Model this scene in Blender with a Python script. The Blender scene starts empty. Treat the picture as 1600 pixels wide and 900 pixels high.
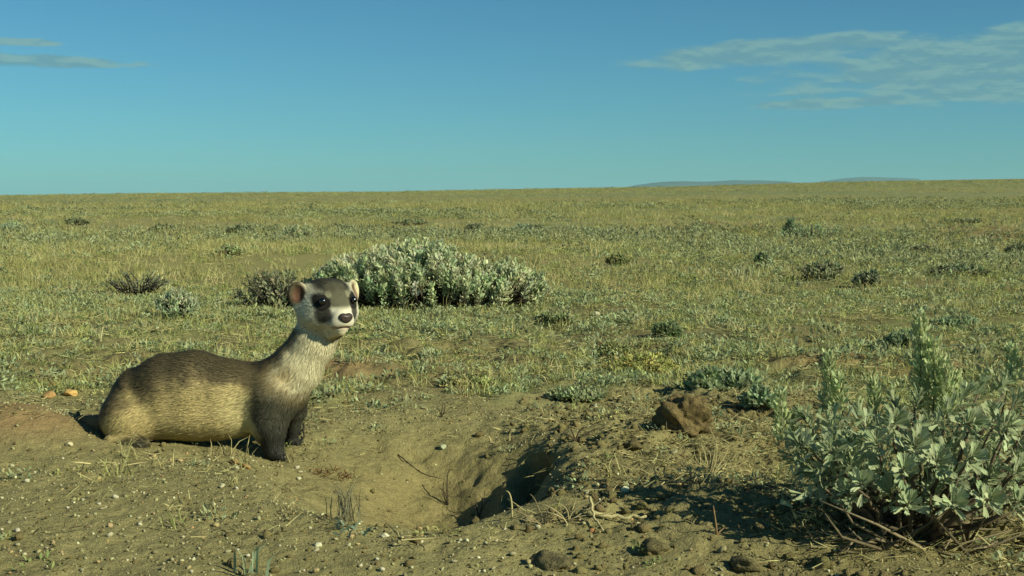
import bpy, bmesh, math, random, time
import numpy as np
from mathutils import Vector, Matrix
T0 = time.time()
random.seed(7)
RNG = np.random.default_rng(11)
SC = bpy.context.scene
COL = SC.collection

# ------------------------------------------------------------------ camera
CH, FPX, PITCH = 0.36, 2084.0, math.atan((450 - 310) / 2084.0)
cam = bpy.data.cameras.new('camera'); camo = bpy.data.objects.new('camera', cam); COL.objects.link(camo)
cam.sensor_width = 36.0; cam.lens = FPX / 1600 * 36.0
cam.clip_start = 0.02; cam.clip_end = 60000
camo.location = (0, 0, CH); camo.rotation_euler = (math.pi / 2 - PITCH, 0, 0)
SC.camera = camo

# ------------------------------------------------------------------ light
SUN_EL, SUN_AZ = math.radians(29), math.radians(123)      # azimuth clockwise from +Y
S = Vector((math.sin(SUN_AZ) * math.cos(SUN_EL), math.cos(SUN_AZ) * math.cos(SUN_EL), math.sin(SUN_EL)))
sun = bpy.data.lights.new('sun', 'SUN'); suno = bpy.data.objects.new('sun', sun); COL.objects.link(suno)
sun.energy = 4.7; sun.angle = math.radians(0.53); sun.color = (1.0, 0.97, 0.70)
suno.rotation_euler = S.to_track_quat('Z', 'Y').to_euler(); suno.location = (3, -2, 4)

W = bpy.data.worlds.new('World'); SC.world = W; W.use_nodes = True
nt = W.node_tree; nt.nodes.clear()
def nd(t, tp, **kw):
    n = t.nodes.new(tp)
    for k, v in kw.items(): setattr(n, k, v)
    return n
def mth(t, op, a, b=None, c=None, clamp=False):
    n = nd(t, 'ShaderNodeMath', operation=op); n.use_clamp = clamp
    for i, v in enumerate((a, b, c)):
        if v is None: continue
        if isinstance(v, (int, float)): n.inputs[i].default_value = v
        else: t.links.new(v, n.inputs[i])
    return n.outputs[0]
def mixc(t, f, a, b, blend='MIX'):
    n = nd(t, 'ShaderNodeMix', data_type='RGBA', blend_type=blend)
    for s, v in ((n.inputs[0], f), (n.inputs[6], a), (n.inputs[7], b)):
        if isinstance(v, (int, float)): s.default_value = v
        elif isinstance(v, tuple): s.default_value = (*v, 1)[:4]
        else: t.links.new(v, s)
    return n.outputs[2]
sky = nd(nt, 'ShaderNodeTexSky', sky_type='NISHITA'); sky.sun_disc = False
sky.sun_elevation = SUN_EL; sky.sun_rotation = SUN_AZ; sky.altitude = 1500
sky.air_density = 1.0; sky.dust_density = 0.6; sky.ozone_density = 1.6
tc = nd(nt, 'ShaderNodeTexCoord'); sep = nd(nt, 'ShaderNodeSeparateXYZ'); nt.links.new(tc.outputs['Generated'], sep.inputs[0])
hor = mth(nt, 'SQRT', mth(nt, 'ADD', mth(nt, 'MULTIPLY', sep.outputs[0], sep.outputs[0]), mth(nt, 'MULTIPLY', sep.outputs[1], sep.outputs[1])))
el = mth(nt, 'DIVIDE', sep.outputs[2], mth(nt, 'MAXIMUM', hor, 1e-4))
az = mth(nt, 'ARCTAN2', sep.outputs[0], sep.outputs[1])
def cloud_noise(kx, kz, off, detail=5, dz=0.0):
    cv = nd(nt, 'ShaderNodeCombineXYZ')
    nt.links.new(mth(nt, 'MULTIPLY', az, kx), cv.inputs[0])
    nt.links.new(mth(nt, 'MULTIPLY', mth(nt, 'ADD', el, dz), kz), cv.inputs[1]); cv.inputs[2].default_value = off
    n = nd(nt, 'ShaderNodeTexNoise'); n.inputs['Scale'].default_value = 1.0; n.inputs['Detail'].default_value = detail; n.inputs['Roughness'].default_value = 0.55
    nt.links.new(cv.outputs[0], n.inputs['Vector']); return n.outputs[0]
def band(a0, e0, ra, re, tilt=0.0):       # soft patch of sky where a cloud bank lies
    da = mth(nt, 'SUBTRACT', az, a0)
    de = mth(nt, 'SUBTRACT', mth(nt, 'SUBTRACT', el, e0), mth(nt, 'MULTIPLY', da, tilt))
    q = mth(nt, 'ADD', mth(nt, 'POWER', mth(nt, 'ABSOLUTE', mth(nt, 'DIVIDE', da, ra)), 2.0), mth(nt, 'POWER', mth(nt, 'ABSOLUTE', mth(nt, 'DIVIDE', de, re)), 2.0))
    return mth(nt, 'SUBTRACT', 1.0, q, clamp=True)
bands = [(0.42, 0.098, 0.30, 0.036, 0.05), (0.19, 0.107, 0.13, 0.013, 0.07), (0.45, 0.115, 0.22, 0.02, 0.06), (0.235, 0.069, 0.08, 0.006, 0.02), (0.36, 0.074, 0.12, 0.008, 0.02),
         (-0.345, 0.096, 0.10, 0.0065, 0.0), (-0.43, 0.121, 0.07, 0.006, 0.0), (-0.36, 0.109, 0.05, 0.004, 0.0), (0.40, 0.142, 0.04, 0.006, 0.0),
         (0.95, 0.13, 0.25, 0.05, 0.0), (-0.9, 0.10, 0.25, 0.03, 0.0)]
m = None
for b in bands:
    v = band(*b); m = v if m is None else mth(nt, 'MAXIMUM', m, v)
n1 = cloud_noise(34, 125, 3.3, 9); n1b = cloud_noise(34, 125, 3.3, 9, dz=0.0035)
def ss(x, a, b):
    n = nd(nt, 'ShaderNodeMapRange', interpolation_type='SMOOTHSTEP'); nt.links.new(x, n.inputs[0])
    n.inputs[1].default_value = a; n.inputs[2].default_value = b; return n.outputs[0]
dens = ss(mth(nt, 'ADD', mth(nt, 'MULTIPLY', n1, 1.3), mth(nt, 'MULTIPLY', m, 0.95)), 0.88, 1.34)
dens = mth(nt, 'MULTIPLY', dens, ss(m, 0.0, 0.22))
toplit = ss(mth(nt, 'SUBTRACT', n1, n1b), -0.09, 0.13)
skyc = mixc(nt, 1.0, sky.outputs[0], (0.252, 0.575, 0.665), 'MULTIPLY')
SKYS = 0.085
cloudc = mixc(nt, toplit, (1.32, 2.95, 3.35), (2.05, 3.75, 3.6))
allc = mixc(nt, mth(nt, 'MULTIPLY', dens, 0.80), skyc, cloudc)
bg = nd(nt, 'ShaderNodeBackground'); bg.inputs[1].default_value = SKYS; nt.links.new(allc, bg.inputs[0])
wo = nd(nt, 'ShaderNodeOutputWorld'); nt.links.new(bg.outputs[0], wo.inputs[0])
SC.view_settings.view_transform = 'Standard'; SC.view_settings.look = 'None'; SC.view_settings.exposure = 0.38; SC.view_settings.gamma = 1.0
SC.render.engine = 'CYCLES'; SC.cycles.max_bounces = 6; SC.cycles.volume_bounces = 0

# ------------------------------------------------------------------ helpers
def sst(x, a, b):
    t = np.clip((np.asarray(x, float) - a) / (b - a), 0, 1); return t * t * (3 - 2 * t)
def _hash(ix, iy, seed):
    h = (ix.astype(np.int64) * 374761393 + iy.astype(np.int64) * 668265263 + seed * 974634777) & 0xFFFFFFFF
    h = ((h ^ (h >> 13)) * 1274126177) & 0xFFFFFFFF
    return ((h ^ (h >> 16)) & 0xFFFFFF) / float(0xFFFFFF)
def vnoise(x, y, seed=0):
    ix = np.floor(x); iy = np.floor(y); fx = x - ix; fy = y - iy
    fx = fx * fx * fx * (fx * (fx * 6 - 15) + 10); fy = fy * fy * fy * (fy * (fy * 6 - 15) + 10)
    a = _hash(ix, iy, seed); b = _hash(ix + 1, iy, seed); c = _hash(ix, iy + 1, seed); d = _hash(ix + 1, iy + 1, seed)
    return (a + (b - a) * fx) * (1 - fy) + (c + (d - c) * fx) * fy - 0.5
def fbm(x, y, f, oc=4, seed=0, g=0.5):
    s = 0; a = 1.0
    for i in range(oc):
        c, sn = math.cos(0.7 * i + 0.3), math.sin(0.7 * i + 0.3)
        s = s + a * vnoise((x * c - y * sn) * f + 17.3 * i, (x * sn + y * c) * f - 9.1 * i, seed + i); f *= 2.03; a *= g
    return s * 1.6
def mk_mesh(name, V, faces, col=None, smooth=True):
    """V (n,3); faces: list of int arrays (m,k); col (n,3) linear"""
    me = bpy.data.meshes.new(name)
    V = np.asarray(V, np.float32); me.vertices.add(len(V)); me.vertices.foreach_set('co', V.ravel())
    faces = [np.asarray(f, np.int32) for f in faces if len(f)]
    nl = sum(f.size for f in faces); npoly = sum(len(f) for f in faces)
    me.loops.add(nl); me.polygons.add(npoly)
    me.loops.foreach_set('vertex_index', np.concatenate([f.ravel() for f in faces]))
    tot = np.concatenate([np.full(len(f), f.shape[1], np.int32) for f in faces])
    me.polygons.foreach_set('loop_start', np.concatenate([[0], np.cumsum(tot)[:-1]]).astype(np.int32))
    me.polygons.foreach_set('use_smooth', np.full(npoly, smooth))
    if col is not None:
        a = me.color_attributes.new('col', 'FLOAT_COLOR', 'POINT')
        c4 = np.ones((len(V), 4), np.float32); c4[:, :3] = col; a.data.foreach_set('color', c4.ravel())
    me.update(calc_edges=True); me.validate()
    return me
class MB:
    def __init__(s): s.V = []; s.F = {}; s.C = []; s.n = 0
    def add(s, V, F, C):
        V = np.asarray(V, float)
        for f in F:
            f = np.asarray(f)
            if len(f): s.F.setdefault(f.shape[1], []).append(f + s.n)
        C = np.asarray(C, float)
        s.C.append(np.broadcast_to(C, (len(V), 3)) if C.ndim == 1 else C); s.V.append(V); s.n += len(V)
    def mesh(s, name, smooth=True):
        return mk_mesh(name, np.concatenate(s.V), [np.concatenate(v) for v in s.F.values()], np.concatenate(s.C), smooth)
def obj(name, me, mat, parent=None, **props):
    o = bpy.data.objects.new(name, me); COL.objects.link(o)
    if mat is not None and me is not None and not me.materials: me.materials.append(mat)
    if parent is not None: o.parent = parent
    for k, v in props.items(): o[k] = v
    return o
def empty(name, loc, **props):
    o = bpy.data.objects.new(name, None); COL.objects.link(o); o.location = loc; o.empty_display_size = 0.05
    for k, v in props.items(): o[k] = v
    return o
def tube(mb, P, R, col, sides=5, cap=True):
    P = np.asarray(P, float); R = np.broadcast_to(np.asarray(R, float), (len(P),)); n = len(P)
    T = np.gradient(P, axis=0); T /= np.linalg.norm(T, axis=1)[:, None] + 1e-12
    ref = np.array([0.31, 0.12, 0.94]) if abs(T[0] @ np.array([0.31, 0.12, 0.94])) < 0.9 else np.array([1.0, 0.2, 0])
    A = np.cross(T, ref); A /= np.linalg.norm(A, axis=1)[:, None] + 1e-12; B = np.cross(T, A)
    th = np.arange(sides) * 2 * math.pi / sides
    V = (P[:, None] + R[:, None, None] * (np.cos(th)[None, :, None] * A[:, None] + np.sin(th)[None, :, None] * B[:, None])).reshape(-1, 3)
    F = []
    for i in range(n - 1):
        for j in range(sides):
            k = (j + 1) % sides; F.append((i * sides + j, i * sides + k, (i + 1) * sides + k, (i + 1) * sides + j))
    fs = [np.array(F)]
    if cap: fs.append(np.array([[(n - 1) * sides + j for j in range(sides)]])); fs.append(np.array([[j for j in range(sides)][::-1]]))
    C = np.asarray(col, float)
    if C.ndim == 2: C = np.repeat(C, sides, axis=0)
    mb.add(V, fs, C)
def unit(a): return a / (np.linalg.norm(a, axis=-1, keepdims=True) + 1e-12)
def leaves(mb, P, D, N, L, Wd, col, bend=0.15, jit=0.12):
    """pointed-oval leaves: base P, direction D, normal N, length, width -> 5 verts, 3 tris"""
    n = len(P); D = unit(D); Sd = unit(np.cross(D, N)); N2 = np.cross(Sd, D)
    L = np.broadcast_to(L, (n,))[:, None]; Wd = np.broadcast_to(Wd, (n,))[:, None]
    v0 = P; v1 = P + D * L * 0.55 + Sd * Wd * 0.5 + N2 * L * bend * 0.4; v2 = P + D * L * 0.55 - Sd * Wd * 0.5 + N2 * L * bend * 0.4
    v3 = P + D * L - N2 * L * bend * 0.6 + Sd * Wd * 0.2; v4 = P + D * L - N2 * L * bend * 0.6 - Sd * Wd * 0.2
    V = np.stack([v0, v1, v2, v3, v4], 1).reshape(-1, 3)
    b = np.arange(n)[:, None] * 5
    c = np.broadcast_to(np.asarray(col, float), (n, 3)) * (1 + jit * RNG.normal(size=(n, 1))) * (1 + 0.04 * RNG.normal(size=(n, 3)))
    mb.add(V, [b + np.array([[0, 1, 2]]), b + np.array([[2, 1, 3]]), b + np.array([[2, 3, 4]])], np.repeat(np.clip(c, 0.01, 0.9), 5, axis=0))
def blades(mb, P, D, H, Wd, col, droop=0.4, jit=0.15):
    """thin grass blades: 2 segments, 5 verts"""
    n = len(P); D = unit(D); up = np.array([0, 0, 1.0]); out = D.copy(); out[:, 2] = 0; out = unit(out)
    Sd = unit(np.cross(D, RNG.normal(size=(n, 3)))); H = np.broadcast_to(H, (n,))[:, None]; Wd = np.broadcast_to(Wd, (n,))[:, None]
    m_ = P + D * H * 0.55; t = m_ + (D * (1 - droop) + out * droop - up * 0.2 * droop) * H * 0.45
    V = np.stack([P + Sd * Wd * 0.5, P - Sd * Wd * 0.5, m_ - Sd * Wd * 0.4, m_ + Sd * Wd * 0.4, t], 1).reshape(-1, 3)
    b = np.arange(n)[:, None] * 5
    c = np.broadcast_to(np.asarray(col, float), (n, 3)) * (1 + jit * RNG.normal(size=(n, 1)))
    mb.add(V, [b + np.array([[0, 1, 2, 3]]), b + np.array([[3, 2, 4]])], np.repeat(np.clip(c, 0.01, 0.9), 5, axis=0))

# ------------------------------------------------------------------ materials
def mat_attr(name, rough=0.85, noise=None, bump=None, rand=0.0, spec=0.2, transl=0.0):
    """base colour from the 'col' attribute, varied by procedural noise and per-object random"""
    m = bpy.data.materials.new(name); m.use_nodes = True; t = m.node_tree; p = t.nodes['Principled BSDF']
    at = nd(t, 'ShaderNodeAttribute', attribute_name='col'); c = at.outputs['Color']
    tcn = nd(t, 'ShaderNodeTexCoord').outputs['Object']
    for sc_, amt in (noise or []):
        n = nd(t, 'ShaderNodeTexNoise'); n.inputs['Scale'].default_value = sc_; n.inputs['Detail'].default_value = 4; t.links.new(tcn, n.inputs['Vector'])
        f = mth(t, 'ADD', 1.0 - amt, mth(t, 'MULTIPLY', n.outputs[0], 2 * amt))
        cc = nd(t, 'ShaderNodeCombineColor'); [t.links.new(f, cc.inputs[i]) for i in range(3)]
        c = mixc(t, 1.0, c, cc.outputs[0], 'MULTIPLY')
    if rand:
        oi = nd(t, 'ShaderNodeObjectInfo'); h = nd(t, 'ShaderNodeHueSaturation')
        t.links.new(mth(t, 'ADD', 1 - rand, mth(t, 'MULTIPLY', oi.outputs['Random'], 2 * rand)), h.inputs['Value'])
        t.links.new(mth(t, 'ADD', 0.485, mth(t, 'MULTIPLY', mth(t, 'FRACT', mth(t, 'MULTIPLY', oi.outputs['Random'], 37.7)), 0.03)), h.inputs['Hue'])
        t.links.new(c, h.inputs['Color']); c = h.outputs[0]
    t.links.new(c, p.inputs['Base Color']); p.inputs['Roughness'].default_value = rough; p.inputs['Specular IOR Level'].default_value = spec
    prev = None
    for sc_, st, dist in (bump or []):
        n = nd(t, 'ShaderNodeTexNoise'); n.inputs['Scale'].default_value = sc_; n.inputs['Detail'].default_value = 5; n.inputs['Roughness'].default_value = 0.65
        t.links.new(tcn, n.inputs['Vector']); b = nd(t, 'ShaderNodeBump'); b.inputs['Strength'].default_value = st; b.inputs['Distance'].default_value = dist
        t.links.new(n.outputs[0], b.inputs['Height'])
        if prev is not None: t.links.new(prev, b.inputs['Normal'])
        prev = b.outputs[0]
    if prev is not None: t.links.new(prev, p.inputs['Normal'])
    if transl:
        tr = nd(t, 'ShaderNodeBsdfTranslucent'); t.links.new(c, tr.inputs[0]); mx = nd(t, 'ShaderNodeMixShader'); mx.inputs[0].default_value = transl
        t.links.new(p.outputs[0], mx.inputs[1]); t.links.new(tr.outputs[0], mx.inputs[2])
        t.links.new(mx.outputs[0], t.nodes['Material Output'].inputs[0])
    return m
def mat_plain(name, col, rough, **kw):
    m = mat_attr(name, rough, **kw); t = m.node_tree; a = [n for n in t.nodes if n.type == 'ATTRIBUTE'][0]
    r = nd(t, 'ShaderNodeRGB'); r.outputs[0].default_value = (*col, 1)
    for l in list(a.outputs['Color'].links): t.links.new(r.outputs[0], l.to_socket)
    t.nodes.remove(a); return m
M_GROUND = mat_attr('soil_and_prairie', 0.95, noise=[(330, 0.34), (90, 0.24), (20, 0.14), (0.35, 0.10)], bump=[(420, 0.8, 0.003), (110, 0.7, 0.008)], spec=0.1)
M_LEAF = mat_attr('sage_foliage', 0.8, rand=0.0, spec=0.15, transl=0.36)
M_COVER = mat_attr('prairie_cover', 0.85, rand=0.22, spec=0.1, transl=0.3)
M_WOOD = mat_attr('woody_stem', 0.9, noise=[(150, 0.3)], bump=[(300, 0.6, 0.002)], spec=0.1)
M_STONE = mat_attr('stone', 0.85, noise=[(120, 0.25), (400, 0.12)], bump=[(260, 0.5, 0.002)], rand=0.12, spec=0.2)
M_CLOD = mat_attr('soil_clod', 0.95, noise=[(220, 0.25), (60, 0.2)], bump=[(420, 0.9, 0.004), (120, 1.0, 0.010)], spec=0.1)
M_FUR = mat_attr('fur', 0.65, spec=0.2)
M_SKIN = mat_attr('ferret_coat', 0.75, noise=[(260, 0.2)], bump=[(500, 0.4, 0.001)], spec=0.1)
M_EYE = mat_plain('ferret_eye', (0.004, 0.0035, 0.0035), 0.16, spec=1.0)
M_NOSE = mat_plain('ferret_nose', (0.045, 0.032, 0.028), 0.42, bump=[(900, 0.4, 0.0006)], spec=0.4)
M_HILL = mat_attr('distant_hill', 0.95, noise=[(0.004, 0.3)], spec=0.0)

# ------------------------------------------------------------------ terrain
U_AZ = np.array([-3, -0.384, -0.27, -0.096, 0.0, 0.05, 0.12, 0.24, 0.384, 1.2, 3])
V_HZ = np.array([305, 305.5, 302, 299.5, 295.5, 293.5, 291.5, 284, 279, 282, 300.])
RIDGE = 380.0
REDP = ((4.2, 11.8, 0.75, 1.9), (2.5, 15.2, 0.6, 1.8))
def bare(x, y):
    edge = np.interp(x, [-3, -0.9, -0.4, 0.0, 0.25, 0.6, 1.0, 3], [2.2, 2.26, 2.30, 2.42, 2.36, 2.25, 2.1, 1.9])
    e = edge + 0.22 * fbm(x, y, 5.0, 3, 5)
    return 1 - sst(y, e - 0.10, e + 0.16)
PIT = (-0.100, 1.805)
def pit_depth(x, y):
    dx = x - PIT[0]; dy = y - PIT[1] - 0.03 * vnoise(x * 9, y * 9, 3)
    rx = 0.245 - 0.020 * np.tanh(dx / 0.08); ry = 0.46
    t = np.sqrt((dx / rx) ** 2 + (dy / ry) ** 2) + 0.09 * fbm(x, y, 7, 3, 8)
    k = 0.5 - 0.5 * np.tanh(dy / 0.12)                       # steeper on the near side
    return 0.100 * ((1 - k) * (1 - sst(t, 0.0, 1.0)) + k * (1 - sst(t, 0.18, 0.97)))
def hole_depth(x, y):
    t = np.sqrt(((x - 0.024) / 0.037) ** 2 + ((y - 1.865) / 0.080) ** 2) + 0.35 * fbm(x, y, 22, 3, 14)
    return 0.24 * (1 - sst(t, 0.35, 1.05))
def H(x, y):
    x = np.asarray(x, float); y = np.asarray(y, float)
    sp = np.maximum(0.005 + 0.05 * np.maximum(np.abs(x) - 1.0, 0), 0.005 + 0.05 * np.maximum(np.maximum(y - 3.2, 1.15 - y), 0))
    def fd(L): return np.clip(1.6 - sp / (L * 0.30), 0, 1)
    b = bare(x, y); d = np.sqrt(x * x + y * y)
    z = 0.0
    z = z + 0.10 * fbm(x, y, 0.10, 2, 21) * fd(9.0) * sst(d, 4, 25)
    z = z + 0.030 * fbm(x, y, 0.55, 2, 22) * fd(1.6) * sst(d, 2.2, 6)
    # clumpy vegetated floor
    z = z + (1 - b) * (0.020 * fbm(x, y, 5, 2, 31) * fd(0.18) + 0.012 * fbm(x, y, 18, 3, 32) * fd(0.05))
    # bare soil
    crumb = sst(x, -0.02, 0.22) * sst(y, 1.2, 1.5)
    z = z + b * (0.007 * fbm(x, y, 3.5, 2, 41) + (0.0035 + 0.006 * crumb) * fbm(x, y, 24, 3, 42) + (0.0022 + 0.004 * crumb) * fbm(x, y, 95, 2, 43)) * fd(0.03)
    g = lambda cx, cy, sx, sy: np.exp(-((x - cx) / sx) ** 2 - ((y - cy) / sy) ** 2)
    z = z + 0.022 * g(-0.55, 1.52, 0.42, 0.30) + 0.040 * g(-0.80, 2.02, 0.20, 0.12) - 0.02 * g(-0.60, 2.18, 0.2, 0.12) - 0.012 * g(-0.335, 1.87, 0.05, 0.06) + 0.040 * g(-0.715, 1.90, 0.095, 0.085)
    z = z + 0.016 * g(0.20, 1.98, 0.13, 0.22) + 0.022 * g(0.30, 1.45, 0.30, 0.16) + 0.012 * g(0.42, 2.3, 0.25, 0.2)
    z = z - 0.030 * g(0.50, 1.75, 0.25, 0.12)
    pd_ = pit_depth(x, y); z = z - pd_ - hole_depth(x, y) + sst(pd_, 0.01, 0.05) * (0.006 * fbm(x, y, 13, 3, 44) + 0.0035 * fbm(x, y, 50, 2, 45))
    for (cx, cy, sx_, sy_), hh in zip(REDP, (0.13, 0.15)): z = z + hh * g(cx, cy, sx_ * 1.1, sy_ * 0.8) * (1 + 0.3 * fbm(x, y, 2.0, 2, 55))
    # far rise to the skyline
    yy = np.maximum(y, 1.0); a = np.clip(x / yy, -3, 3)
    crest = (310 - np.interp(a, U_AZ, V_HZ)) / FPX * RIDGE + CH
    r = np.clip((y - 22) / (RIDGE - 22), 0, 1); ramp = r ** 1.25
    z = z + ramp * crest + 0.25 * fbm(x, y, 0.022, 3, 51) * sst(y, 60, 160) * (1 - sst(y, 260, 370)) * fd(20)
    back = sst(y, RIDGE, RIDGE * 5); z = z * (1 - back) - 14 * back
    return z
def ground_col(x, y):
    b = bare(x, y); d = np.sqrt(x * x + y * y)
    soil = np.array([0.258, 0.228, 0.102]); soil_p = np.array([0.248, 0.210, 0.092]); soil_d = np.array([0.215, 0.184, 0.083])
    straw = np.array([0.275, 0.248, 0.100]); green = np.array([0.205, 0.215, 0.085]); gray = np.array([0.21, 0.225, 0.115]); red = np.array([0.265, 0.185, 0.088])
    n1 = fbm(x, y, 3.0, 3, 61)[..., None]; n2 = fbm(x, y, 0.6, 3, 62)[..., None]; n3 = fbm(x, y * 0.45, 0.055, 3, 63)[..., None]
    pm = sst(pit_depth(x, y) + hole_depth(x, y), 0.01, 0.07)[..., None]
    cs = soil * (1 + 0.15 * n1); cs = cs * (1 - pm) + soil_p * pm
    cr = (sst(x, 0.02, 0.25) * b)[..., None]; cs = cs * (1 - 0.5 * cr) + soil_d * 0.5 * cr
    veg = soil * 0.80 * (1 - sst(n1 + n2, -0.3, 0.4)) + green * sst(n1 + n2, -0.3, 0.4)
    mid = straw * (1 - sst(n2 + 1.4 * n3, -0.25, 0.45)) + (0.5 * gray + 0.5 * green) * sst(n2 + 1.4 * n3, -0.25, 0.45)
    far = (0.62 * straw + 0.38 * green) * (1 - sst(n3, -0.15, 0.3)) + (0.5 * gray + 0.5 * green) * sst(n3, -0.15, 0.3)
    f1 = sst(d, 4, 9)[..., None]; f2 = sst(d, 25, 70)[..., None]
    c = veg * (1 - f1) + mid * f1; c = c * (1 - f2) + far * f2
    bb = b[..., None]; c = cs * bb + c * (1 - bb)
    for (cx, cy, sx, sy) in REDP + ((-0.5, 2.75, 0.25, 0.14), (0.9, 2.9, 0.3, 0.15), (-0.80, 2.06, 0.16, 0.11), (-0.73, 1.92, 0.10, 0.08)):
        k = np.exp(-((x - cx) / sx) ** 2 - ((y - cy) / sy) ** 2) * (1 + 0.6 * fbm(x, y, 2.5, 3, 71)); k = np.clip(k * 1.3, 0, 0.9)[..., None]
        c = c * (1 - k) + red * k
    return np.clip(c, 0.02, 0.8)
def axis(lo, hi, step, far_lo, far_hi, gr=1.05):
    a = list(np.arange(lo, hi + step / 2, step))
    s = step
    while a[-1] < far_hi: s *= gr; a.append(a[-1] + s)
    s = step; pre = [lo]
    while pre[-1] > far_lo: s *= gr; pre.append(pre[-1] - s)
    return np.array(pre[:0:-1] + a)
AX = axis(-1.0, 1.0, 0.005, -13500, 13500); AY = axis(1.15, 3.2, 0.005, -13500, 13500)
GX, GY = np.meshgrid(AX, AY)
gz = H(GX, GY); hd = hole_depth(GX, GY)
V = np.stack([GX + 0.55 * hd, GY + 0.12 * hd, gz], -1).reshape(-1, 3)
nx, ny = len(AX), len(AY); ii = (np.arange(ny - 1)[:, None] * nx + np.arange(nx - 1)[None, :]).ravel()
gme = mk_mesh('ground', V, [np.stack([ii, ii + 1, ii + nx + 1, ii + nx], 1)], ground_col(GX, GY).reshape(-1, 3))
obj('ground', gme, M_GROUND, kind='structure', label='bare tan soil around the burrow running into dry prairie', category='ground')
def ground(x, y): return float(H(np.array([x]), np.array([y]))[0])
def ray(u, v):
    a, b = (u - 800) / FPX, (450 - v) / FPX; c, s = math.cos(PITCH), math.sin(PITCH)
    return np.array([a, c + b * s, -s + b * c])
_T = np.concatenate([np.arange(1.0, 6, 0.006), np.geomspace(6, 600, 2500)])
def at(u, v):
    """first point of the terrain seen at that photo position"""
    d = ray(u, v); P = _T[:, None] * d; h = H(P[:, 0], P[:, 1]); k = np.where(CH + P[:, 2] <= h)[0]
    i = k[0] if len(k) else len(_T) - 1
    return np.array([P[i, 0], P[i, 1], h[i]])
def pxm(p): return p[1] / FPX        # metres per photo pixel at that point
print('terrain', len(V), round(time.time() - T0, 1))

# distant mountains beyond the skyline
def mountain(az0, az1, tops, D, name, label):
    n = 60; a = np.linspace(az0, az1, n); e = np.interp(a, np.linspace(az0, az1, len(tops)), tops) + 0.0004 * np.array([vnoise(np.array([q * 160.]), np.array([1.5]), 5)[0] for q in a])
    rows = []
    for k, f in enumerate((0, 0.45, 0.8, 1.0, 0.75, 0.0)):
        dd = D * (1 + 0.04 * (k - 3)) + 60 * np.array([vnoise(np.array([q * 90. + k]), np.array([k * 3.3]), 6)[0] for q in a])
        z = CH + e * D * f if f else np.full(n, -14.5); rows.append(np.stack([a * dd, dd, z], 1))
    Vm = np.concatenate(rows); i = (np.arange(5)[:, None] * n + np.arange(n - 1)[None]).ravel()
    obj(name, mk_mesh(name, Vm, [np.stack([i, i + 1, i + n + 1, i + n], 1)], np.full((len(Vm), 3), (0.11, 0.13, 0.10))), M_HILL, kind='structure', label=label, category='hills')
mountain(0.085, 0.225, [0.0085, 0.0118, 0.0130, 0.0125, 0.0134, 0.0135, 0.0128, 0.0100], 11000, 'distant_mountains', 'low blue mountains far beyond the prairie skyline')
mountain(0.23, 0.305, [0.0125, 0.0152, 0.0160, 0.0155, 0.0145], 12500, 'distant_mountains', 'small far blue ridge just breaking the skyline')

# ------------------------------------------------------------------ ferret
FD = 1.93                                   # distance of the ferret's midline
FS = FD / FPX                               # metres per photo pixel there
def fpos(p):                                # sculpt units (photo pixels, depth) -> metres, world
    p = np.asarray(p, float); o = np.empty_like(p)
    r0 = CH - FD * math.tan(PITCH) * 1.0
    o[..., 0] = (p[..., 0] - 800) * FS; o[..., 1] = FD + p[..., 1] * FS
    o[..., 2] = CH - (p[..., 2] - 310) * FS * 1.0
    return o
YAW = math.radians(34); fw = np.array([math.sin(YAW), -math.cos(YAW), 0.0]); rt = np.array([-math.cos(YAW), -math.sin(YAW), 0.0])   # forward, the animal's right
HS = 1.08
HC = np.array([510.0, -6.0, 476.0])         # skull centre (u, depth, v)
def hp(a, b, c):                            # head frame: right, up, forward
    return HC + HS * (rt * a + fw * c + np.array([0, 0, -b]))
def hq(a, b, c): return HC + rt * a + fw * c + np.array([0, 0, -b])
def smin(a, b, k):
    h = np.clip(0.5 + 0.5 * (b - a) / k, 0, 1); return b + (a - b) * h - k * h * (1 - h)
def rcone(P, a, b, ra, rb, ysc=1.0):
    a = np.asarray(a, float); b = np.asarray(b, float); q = P - a; d = b - a
    sc = np.array([1, 1 / ysc, 1]); q = q * sc; d = d * sc
    t = np.clip((q @ d) / (d @ d), 0, 1); return np.linalg.norm(q - t[..., None] * d, axis=-1) - (ra + (rb - ra) * t)
def ell(P, c, ax, r):
    q = P - c; l = np.stack([q @ a for a in ax], -1) / np.array(r); k = np.linalg.norm(l, axis=-1); return (k - 1) * min(r) * 1.15
UPV = np.array([0, 0, -1.0])
SPINE = [((196, 2, 644), 37), ((222, 1, 628), 52), ((262, 0, 618), 62), ((300, 0, 617), 65), ((345, 0, 623), 59), ((395, 0, 624), 54), ((432, -2, 606), 45), ((463, -4, 574), 37), ((488, -5, 535), 32), ((504, -3, 500), 33)]
def ear_ax(sg):
    n = unit(fw * 0.85 + rt * sg * 0.55 + UPV * 0.05); s = unit(np.cross(n, UPV)); u = np.cross(s, n); return n, s, u * np.sign(u @ UPV)
def foot_v(u, dy):                           # sculpt height of the soil under a paw
    w = fpos(np.array([u, dy, 700.0])); return 310 + (CH - ground(w[0], w[1])) / FS
VN = foot_v(441, -43); VFAR = foot_v(452, 28); VHN = foot_v(215, -48); VHF = foot_v(215, 48)
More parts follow.
